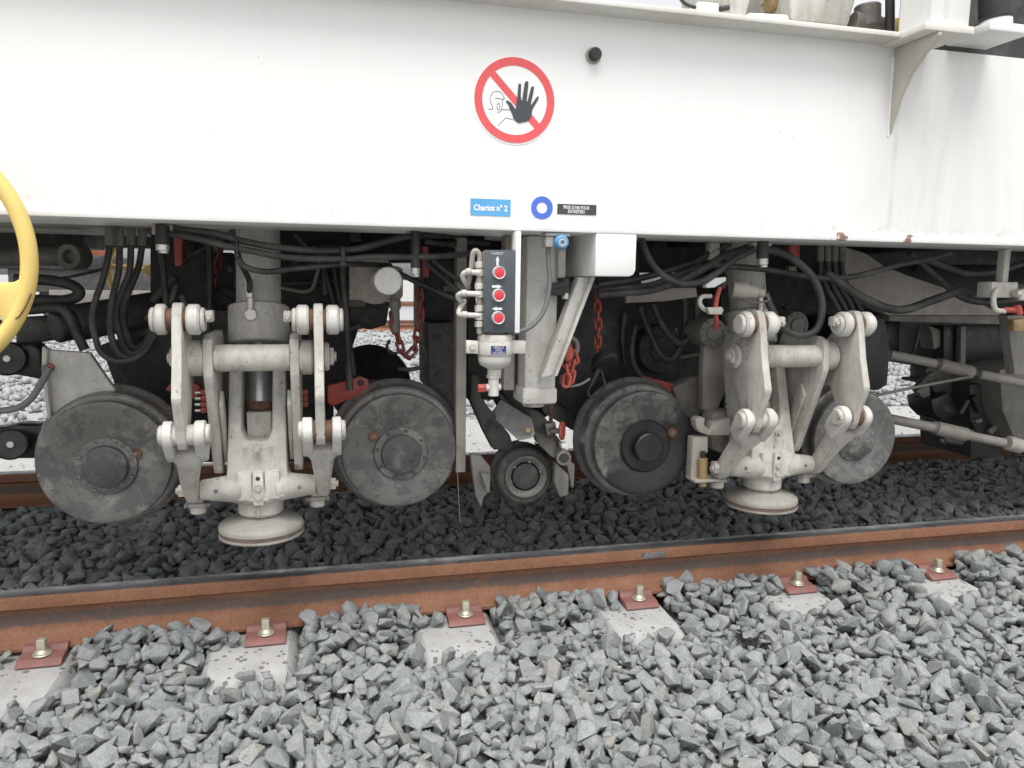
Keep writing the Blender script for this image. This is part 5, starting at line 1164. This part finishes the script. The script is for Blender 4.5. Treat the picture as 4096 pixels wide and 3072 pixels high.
# transverse bits: ledge plates, round covers, studs
dk([(2505, 1158), (2785, 1150), (2790, 1188), (2660, 1205), (2505, 1212)], 2.40, 2.43, 'ledge_plate', CREAM2, 0.003)
dk([(2820, 1380), (2910, 1300), (2930, 1330), (2905, 1560), (2870, 1640), (2810, 1640), (2815, 1450)], 2.40, 2.44, 'column_plate', CREAM2, 0.004)
dk([(2690, 1550), (2790, 1500), (2830, 1520), (2830, 1640), (2770, 1680), (2720, 1650)], 2.48, 2.56, 'spring_pot', DULL, 0.012)
for c_, r_, yy, nm, m_ in (((2847, 1330), 58, 2.37, 'bolted_flange', DULL), ((3180, 1300), 55, 2.5, 'bolted_flange', DULL), ((2640, 1395), 95, 2.66, 'motor_cover', DARK2), ((540, 1290), 62, 2.72, 'motor_cover', DARK), ((2590, 1690), 80, 2.70, 'motor_cover', DARK), ((1200, 1330), 85, 2.70, 'motor_cover', DARK), ((900, 1220), 70, 2.72, 'motor_cover', DARK)):
    p = A(*c_, yy); r = r_*PX(*c_, yy)
    b = MB(); b.lathe([(0, -0.02), (r*0.5, -0.02), (r*0.55, -0.012), (r*0.97, -0.010), (r, -0.006), (r, 0.10)], p, (0, 1, 0), 40); fl = b.build(nm, m_, bf)
    for q in range(10):
        a = q*2*math.pi/10+.2; s_ = p+Vector((math.cos(a)*r*0.78, -0.010, math.sin(a)*r*0.78)); b = MB(); b.cyl(s_, s_+Vector((0, -0.006, 0)), r*0.10, seg=10); b.build('cover_bolt', m_, fl)
# clutter: short pipes, fittings and brackets in the shadow
rc_ = random.Random(11)
for k in range(46):
    x = rc_.choice([rc_.uniform(600, 930), rc_.uniform(1120, 1400), rc_.uniform(1700, 1900), rc_.uniform(2240, 3350)]); y = rc_.uniform(930, 1500 if x > 2240 else 1350)
    yy = rc_.uniform(2.58, 2.70); p = A(x, y, yy); kind = rc_.random()
    b = MB()
    if kind < 0.45:
        d = Vector((rc_.uniform(-1, 1), rc_.uniform(-.2, .2), rc_.uniform(-1, 1))).normalized(); L = rc_.uniform(.03, .12)
        b.cyl(p, p+d*L, rc_.uniform(.006, .013), seg=12); b.hexa(p-d*0.006, p+d*0.012, rc_.uniform(.012, .018)); nm = 'pipe_fitting'
    elif kind < 0.75:
        b.box(p, p+Vector((rc_.uniform(.03, .09), .03, rc_.uniform(.02, .07))), 0.003); nm = 'small_bracket'
    else:
        b.tube([p, p+Vector((rc_.uniform(-.05, .05), 0, -.06)), p+Vector((rc_.uniform(-.12, .12), .02, -.12)), p+Vector((rc_.uniform(-.2, .2), .02, -.10))], rc_.uniform(.006, .011)); nm = 'small_pipe'
    b.build(nm, rc_.choice([DARK2, DULL, HOSE, DARK2, CREAM2]), bf)

# ---- fittings round the right foot
sn = thing('proximity_sensor', 'grey cylindrical sensor with wire loop beside the right foot cylinder', 'sensor', A(2980, 1190, 2.13))
b = MB(); b.lathe([(0.024, 0), (0.026, 0.004), (0.026, 0.045), (0.021, 0.05), (0.021, 0.075), (0.014, 0.078), (0.014, 0.098), (0, 0.10)], A(2930, 1158, 2.15), (1, -0.35, -0.12), 28); b.build('sensor_body', CREAM2, sn)
b = MB(); b.tube([A(3035, 1166, 2.12), A(3068, 1185, 2.12), A(3072, 1200, 2.12), A(3040, 1210, 2.13), A(2985, 1206, 2.14), A(2940, 1180, 2.16)], 0.0035, 8); b.build('wire_loop', GHOSE, sn)
lv = thing('locking_lever', 'small white and red locking lever left of the right foot cylinder', 'lever', A(2860, 1260, 2.14))
b = MB(); b.poly([(2825, 1140), (2862, 1112), (2906, 1108), (2905, 1124), (2860, 1150), (2828, 1152)], 2.12, 2.15, 0.003); b.build('lever_plate', FLANGE, lv)
b = MB(); b.tube([A(2845, 1185, 2.13), A(2808, 1188, 2.13), A(2800, 1215, 2.13), A(2822, 1240, 2.13), A(2855, 1242, 2.13), A(2890, 1242, 2.13)], 0.007, 10); b.build('lever_bow', CREAM, lv)
b = MB(); b.poly([(2830, 1230), (2890, 1228), (2890, 1258), (2840, 1258)], 2.105, 2.125, 0.002); b.build('bow_block', CREAM, lv)
b = MB(); b.tube([A(2880, 1150, 2.14), A(2868, 1190, 2.13), A(2862, 1240, 2.115), A(2866, 1290, 2.13), A(2858, 1315, 2.15)], 0.0075, 10); b.build('red_strap', REDC, lv)
jb = thing('jacking_screw', 'brass coloured jacking screw in a hooked cream bracket between oily wheel and right foot', 'screw', A(2810, 1930, 2.27))
b = MB(); b.poly([(2782, 1680), (2800, 1668), (2822, 1672), (2818, 1700), (2840, 1722), (2850, 1690), (2925, 1672), (2920, 1742), (2836, 1742), (2800, 1730), (2786, 1712)], 2.26, 2.30, 0.004); b.build('hook_plate', CREAM2, jb)
b = MB(); b.poly([(2772, 1750), (2832, 1745), (2832, 1810), (2800, 1830), (2798, 1920), (2762, 1925)], 2.27, 2.31, 0.003); b.build('bracket_plate', CREAM2, jb)
b = MB(); b.cyl(A(2810, 1912, 2.26), A(2810, 1832, 2.26), 0.0165, seg=20); b.cyl(A(2810, 1945, 2.26), A(2810, 1905, 2.26), 0.0135, seg=18); b.build('screw_body', BRASS, jb)
b = MB(); b.cyl(A(2812, 1835, 2.26), A(2812, 1805, 2.26), 0.009, seg=12); b.build('thread_end', BLACK, jb)
b = MB(); b.box(A(2780, 1922, 2.235), A(2848, 1908, 2.30), 0.003); b.build('base_plate', CREAM2, jb)
gm_ = thing('side_bracket', 'dirty cream cast bracket between jacking screw and right foot', 'bracket', A(2890, 1780, 2.36))
b = MB(); b.poly([(2850, 1650), (2935, 1640), (2940, 1760), (2900, 1820), (2850, 1800), (2840, 1720)], 2.34, 2.42, 0.015); b.build('casting', CREAM2, gm_)

# ---- right edge: grey panel, coupling rods, cabinets, valve hanger
b = MB(); b.poly([(3368, 985), (3463, 1013), (3540, 1066), (3640, 1105), (3799, 1159), (3900, 1200), (4010, 1262), (3556, 1262), (3440, 1200), (3375, 1120)], 2.62, 2.66, 0.003)
pn = tag(b.build('guard_panel', CREAM2), 'dull grey cream sloping panel behind the hoses at the right', 'panel')
b = MB(); b.poly([(3556, 1263), (4010, 1263), (4100, 1300), (3560, 1285)], 2.61, 2.7, 0.003); b.build('panel_flange', DULL, pn)
RODP = worn_paint('dirty_rod_paint', (0.27, 0.255, 0.225), (0.12, 0.105, 0.09), 0.75, 9, spot=0.08)
def coupling(pts, label):
    t = thing('coupling_rod', label, 'rod', A(*pts[0][0]))
    for k, (a, b2, rp, nm, mt) in enumerate(pts):
        pa, pb = A(*a), A(*b2); b = MB(); b.cyl(pa, pb, rp*PX(a[0], a[1], a[2]), seg=24, ch=0.003); b.build(nm, mt, t)
    return t
cr = coupling([((3560, 1418, 2.46), (3745, 1455, 2.40), 18, 'inner_tube', RODP), ((3738, 1452, 2.41), (3762, 1458, 2.40), 23, 'tube_collar', DARK2), ((3757, 1458, 2.40), (3892, 1490, 2.36), 25, 'outer_tube', RODP), ((3888, 1488, 2.36), (3920, 1496, 2.35), 17, 'neck', DARK2), ((3918, 1496, 2.35), (4700, 1665, 2.20), 18, 'end_tube', RODP)], 'upper grey telescopic coupling rod at the right, leaving the greasy joint')
p = A(3540, 1416, 2.44); b = MB(); b.cyl(p+Vector((0, .07, 0)), p, 0.030, seg=24); jt = b.build('joint', OIL, cr)
b = MB(); b.ring(p+Vector((0, -.002, 0)), 0.013, 0.004, (0, 1, 0), 20, 8); b.build('red_seal', REDC, jt)
b = MB(); b.cyl(p, p+Vector((0, -.008, 0)), 0.008, seg=12); b.build('joint_bolt', ZINC, jt)
coupling([((3560, 1675, 2.46), (3735, 1710, 2.40), 19, 'inner_tube', RODP), ((3728, 1707, 2.41), (3750, 1712, 2.40), 24, 'tube_collar', DULL), ((3745, 1712, 2.40), (3868, 1740, 2.36), 27, 'outer_tube', RODP), ((3862, 1740, 2.36), (4020, 1772, 2.32), 18, 'neck', RODP), ((4030, 1772, 2.32), (4084, 1786, 2.31), 29, 'end_socket', CREAM2), ((4084, 1786, 2.31), (4700, 1915, 2.19), 20, 'end_fork', RUSTED)], 'lower grey telescopic coupling rod at the right, in front of the far rail')
hose([(3500, 1583), (3640, 1553), (3760, 1530), (3890, 1505)], 2.35, 6, 'thin straight dark rod slanting up from the pale wheel at the right', DULL, name='control_rod', cat='rod')
dk(rect(3380, 1062, 4500, 1290), 3.25, 3.4, 'equipment_case', OIL)
rg = thing('rear_bogie', 'dark machinery of the next bogie at the right edge', 'bogie', A(3950, 1900, 2.9))
def dr(pts, y0_, y1_, name, mat=DARK, bev=0.006):
    b = MB(); b.poly(pts, y0_, y1_, bev); return b.build(name, mat, rg)
dr(rect(3775, 1290, 5400, 1480), 2.8, 3.2, 'cabinet', OIL)
dr([(3845, 1305), (3865, 1305), (3862, 1500), (3842, 1500)], 2.76, 2.79, 'cabinet_edge', DULL, 0.002)
dr([(3705, 1470), (3740, 1465), (3900, 1480), (3900, 1560), (3850, 1580), (3740, 1570), (3720, 1530), (3668, 1530), (3668, 1518), (3705, 1515)], 2.8, 2.9, 'hanger_bracket', DARK2)
dr([(3725, 1600), (3800, 1570), (3840, 1640), (3880, 1620), (3960, 1660), (3890, 1690), (3860, 1660), (3770, 1685), (3735, 1650)], 2.75, 2.9, 'brake_arm', OIL)
dr([(3880, 1540), (4010, 1530), (4010, 1830), (3885, 1830)], 2.70, 3.0, 'spring_box', DARK)
dr([(4000, 1480), (4200, 1440), (5200, 1440), (5200, 1820), (4200, 1800), (4060, 1760), (4010, 1640)], 2.60, 2.9, 'bogie_side', DULL)
dr([(3715, 1300), (3790, 1330), (3760, 1390), (3735, 1400), (3730, 1340)], 2.82, 2.9, 'pipe_bracket', DULL)
dr([(3665, 1560), (3720, 1545), (3725, 1640), (3716, 1655), (3700, 1600)], 2.8, 2.83, 'thin_plate', DULL, 0.002)
dr(rect(3500, 1270, 3600, 1420), 2.9, 3.1, 'frame_end', OIL)
dr(rect(3600, 1262, 4200, 1300), 2.7, 2.9, 'lower_sill', DARK2)
b = MB(); b.tube([A(3680, 1290, 2.85), A(3670, 1350, 2.85), A(3655, 1400, 2.85), A(3640, 1420, 2.8)], 0.009); b.build('cable', HOSE, rg)
for k in range(12):
    p = A(rc_.uniform(3720, 4090), rc_.uniform(1480, 1800), 2.68); b = MB(); d = Vector((rc_.uniform(-1, 1), 0, rc_.uniform(-1, 1))).normalized(); b.cyl(p, p+d*rc_.uniform(.03, .12), rc_.uniform(.006, .015), seg=12); b.build('pipe_fitting', rc_.choice([DARK2, OIL, DULL]), rg)
vh = thing('valve_hanger', 'cream hanger post with valve block and red cock at the right edge', 'valve', A(4040, 1300, 2.12))
b = MB(); b.box((A(4022, 1000, 2.12).x, 2.12, A(4030, 1130, 2.12).z), (A(4046, 1000, 2.12).x, 2.15, ZB-0.001), 0.003); b.build('hanger_post', CREAM, vh)
b = MB(); b.box((A(3965, 1160, 2.1).x, 2.10, A(4030, 1192, 2.1).z), (A(4072, 1160, 2.1).x, 2.16, A(4030, 1128, 2.1).z), 0.004); b.build('valve_block', CREAM, vh)
b = MB(); b.tube([A(3990, 1155, 2.09), A(3976, 1180, 2.09), A(3974, 1215, 2.09), A(3985, 1240, 2.09), A(4020, 1245, 2.09)], 0.009, 12); b.build('elbow_pipe', CREAM, vh)
b = MB(); b.cyl(A(4015, 1240, 2.09), A(4075, 1240, 2.09), 0.010, seg=16); b.cyl(A(4068, 1222, 2.085), A(4078, 1258, 2.085), 0.012, seg=14); b.build('red_cock', REDP, vh)
b = MB(); b.cyl(A(4088, 1155, 2.08), A(4088, 1200, 2.08), 0.02, seg=16); b.cyl(A(4060, 1175, 2.08), A(4110, 1170, 2.08), 0.014, seg=16); b.build('cap_fitting', ZINC, vh)
b = MB(); b.poly([(4055, 1280), (4096, 1275), (4130, 1275), (4130, 1325), (4055, 1325)], 2.12, 2.15, 0.003); b.build('yellowed_tag', BRASS, vh)
b = MB(); b.poly([(4030, 1262), (4130, 1262), (4130, 1500), (4060, 1500)], 2.18, 2.22, 0.003); b.build('lower_bracket', DULL, vh)
# vertical cream strip right of bracket box
b = MB(); b.box((A(2838, 1000, 2.25).x, 2.25, A(2860, 1040, 2.25).z), (A(2880, 1000, 2.25).x, 2.28, ZB-0.001), 0.003); tag(b.build('hanger_strip', CREAM), 'short cream hanger strip between bracket box and right foot', 'bracket')
# black fitting by the post
vf = thing('valve_fitting', 'black elbow valve with bright tip in front of the square post', 'valve', A(2250, 1190, 2.1))
b = MB(); b.cyl(A(2262, 1172, 2.10), A(2262, 1112, 2.10), 0.012, seg=18); b.box(A(2208, 1130, 2.09), A(2250, 1182, 2.125), 0.004); b.cyl(A(2215, 1148, 2.10), A(2262, 1140, 2.10), 0.013, seg=16); b.build('valve_body', BLACK, vf)
b = MB(); b.cyl(A(2263, 1196, 2.10), A(2262, 1170, 2.10), 0.010, seg=16); b.build('bright_tip', ZINC, vf)
b = MB(); b.box(A(2236, 946, 2.11), (A(2262, 1112, 2.11).x, 2.125, A(2262, 1112, 2.11).z), 0.002); b.build('valve_stem_pipe', CREAM, vf)

# ------------------------------------------------------------------ beyond: an orange wagon on the next track
wg = thing('orange_wagon', 'faded orange red wagon frame far behind, seen at the left', 'wagon', (-8.0, RYB+0.75, -0.08))
b = MB(); b.box((-13, RYB-0.3, 1.24), (-4.4, RYB+1.8, 1.72), 0.03); b.build('wagon_side', ORANGE, wg)
b = MB(); b.box((-13, RYB-0.28, 1.0), (-4.2, RYB+1.78, 1.28), 0.02); b.build('underframe', DARK, wg)
for k, (xa_, xb_, za_, zb_) in enumerate(((-5.9, -2.6, 0.55, 1.12), (-5.2, -3.3, 0.25, 0.6), (-12, -9, 0.4, 1.05))):
    b = MB(); b.box((xa_, RYB-0.2-0.03*k, za_), (xb_, RYB+1.6, zb_), 0.03); b.build('wagon_bogie', [DARK2, DULL, DARK][k], wg)
for x in (-11.5, -9.7, -5.0, -3.4):
    b = MB(); b.lathe([(0.05, -.05), (0.42, -.05), (0.44, 0), (0.46, .05), (0.48, .07), (0.05, .08)], (x, RYB-0.02, 0.36), (0, 1, 0), 28); b.build('wagon_wheel', DARK2, wg)
# burnt plant tuft and a moss tuft on the stones
def tuft(x, y, n, r_, mat, label, seed):
    q = random.Random(seed); d = _F+_R*((x-2048)/FPX)+_U*((1536-y)/FPX); p = EYE+d*((-0.165-CAM_H)/d.z)
    b = MB()
    for _ in range(n):
        a = q.uniform(0, 6.28); l_ = q.uniform(.3, 1)*r_; s_ = p+Vector((q.uniform(-1, 1), q.uniform(-1, 1), 0))*r_*0.5
        b.tube([s_, s_+Vector((math.cos(a)*l_*.4, math.sin(a)*l_*.4, l_*.35)), s_+Vector((math.cos(a)*l_, math.sin(a)*l_, q.uniform(-.1, .35)*l_))], 0.0011, 4, 3)
    tag(b.build('dead_plant', mat), label, 'plant')
tuft(2985, 2555, 130, 0.045, BLACK, 'tangled black dead plant lying on the stones right of centre', 3)
tuft(500, 2730, 60, 0.022, plain('dry_moss', (0.10, 0.075, 0.04), 0.9), 'small brown moss tuft on the stones at the lower left', 5)
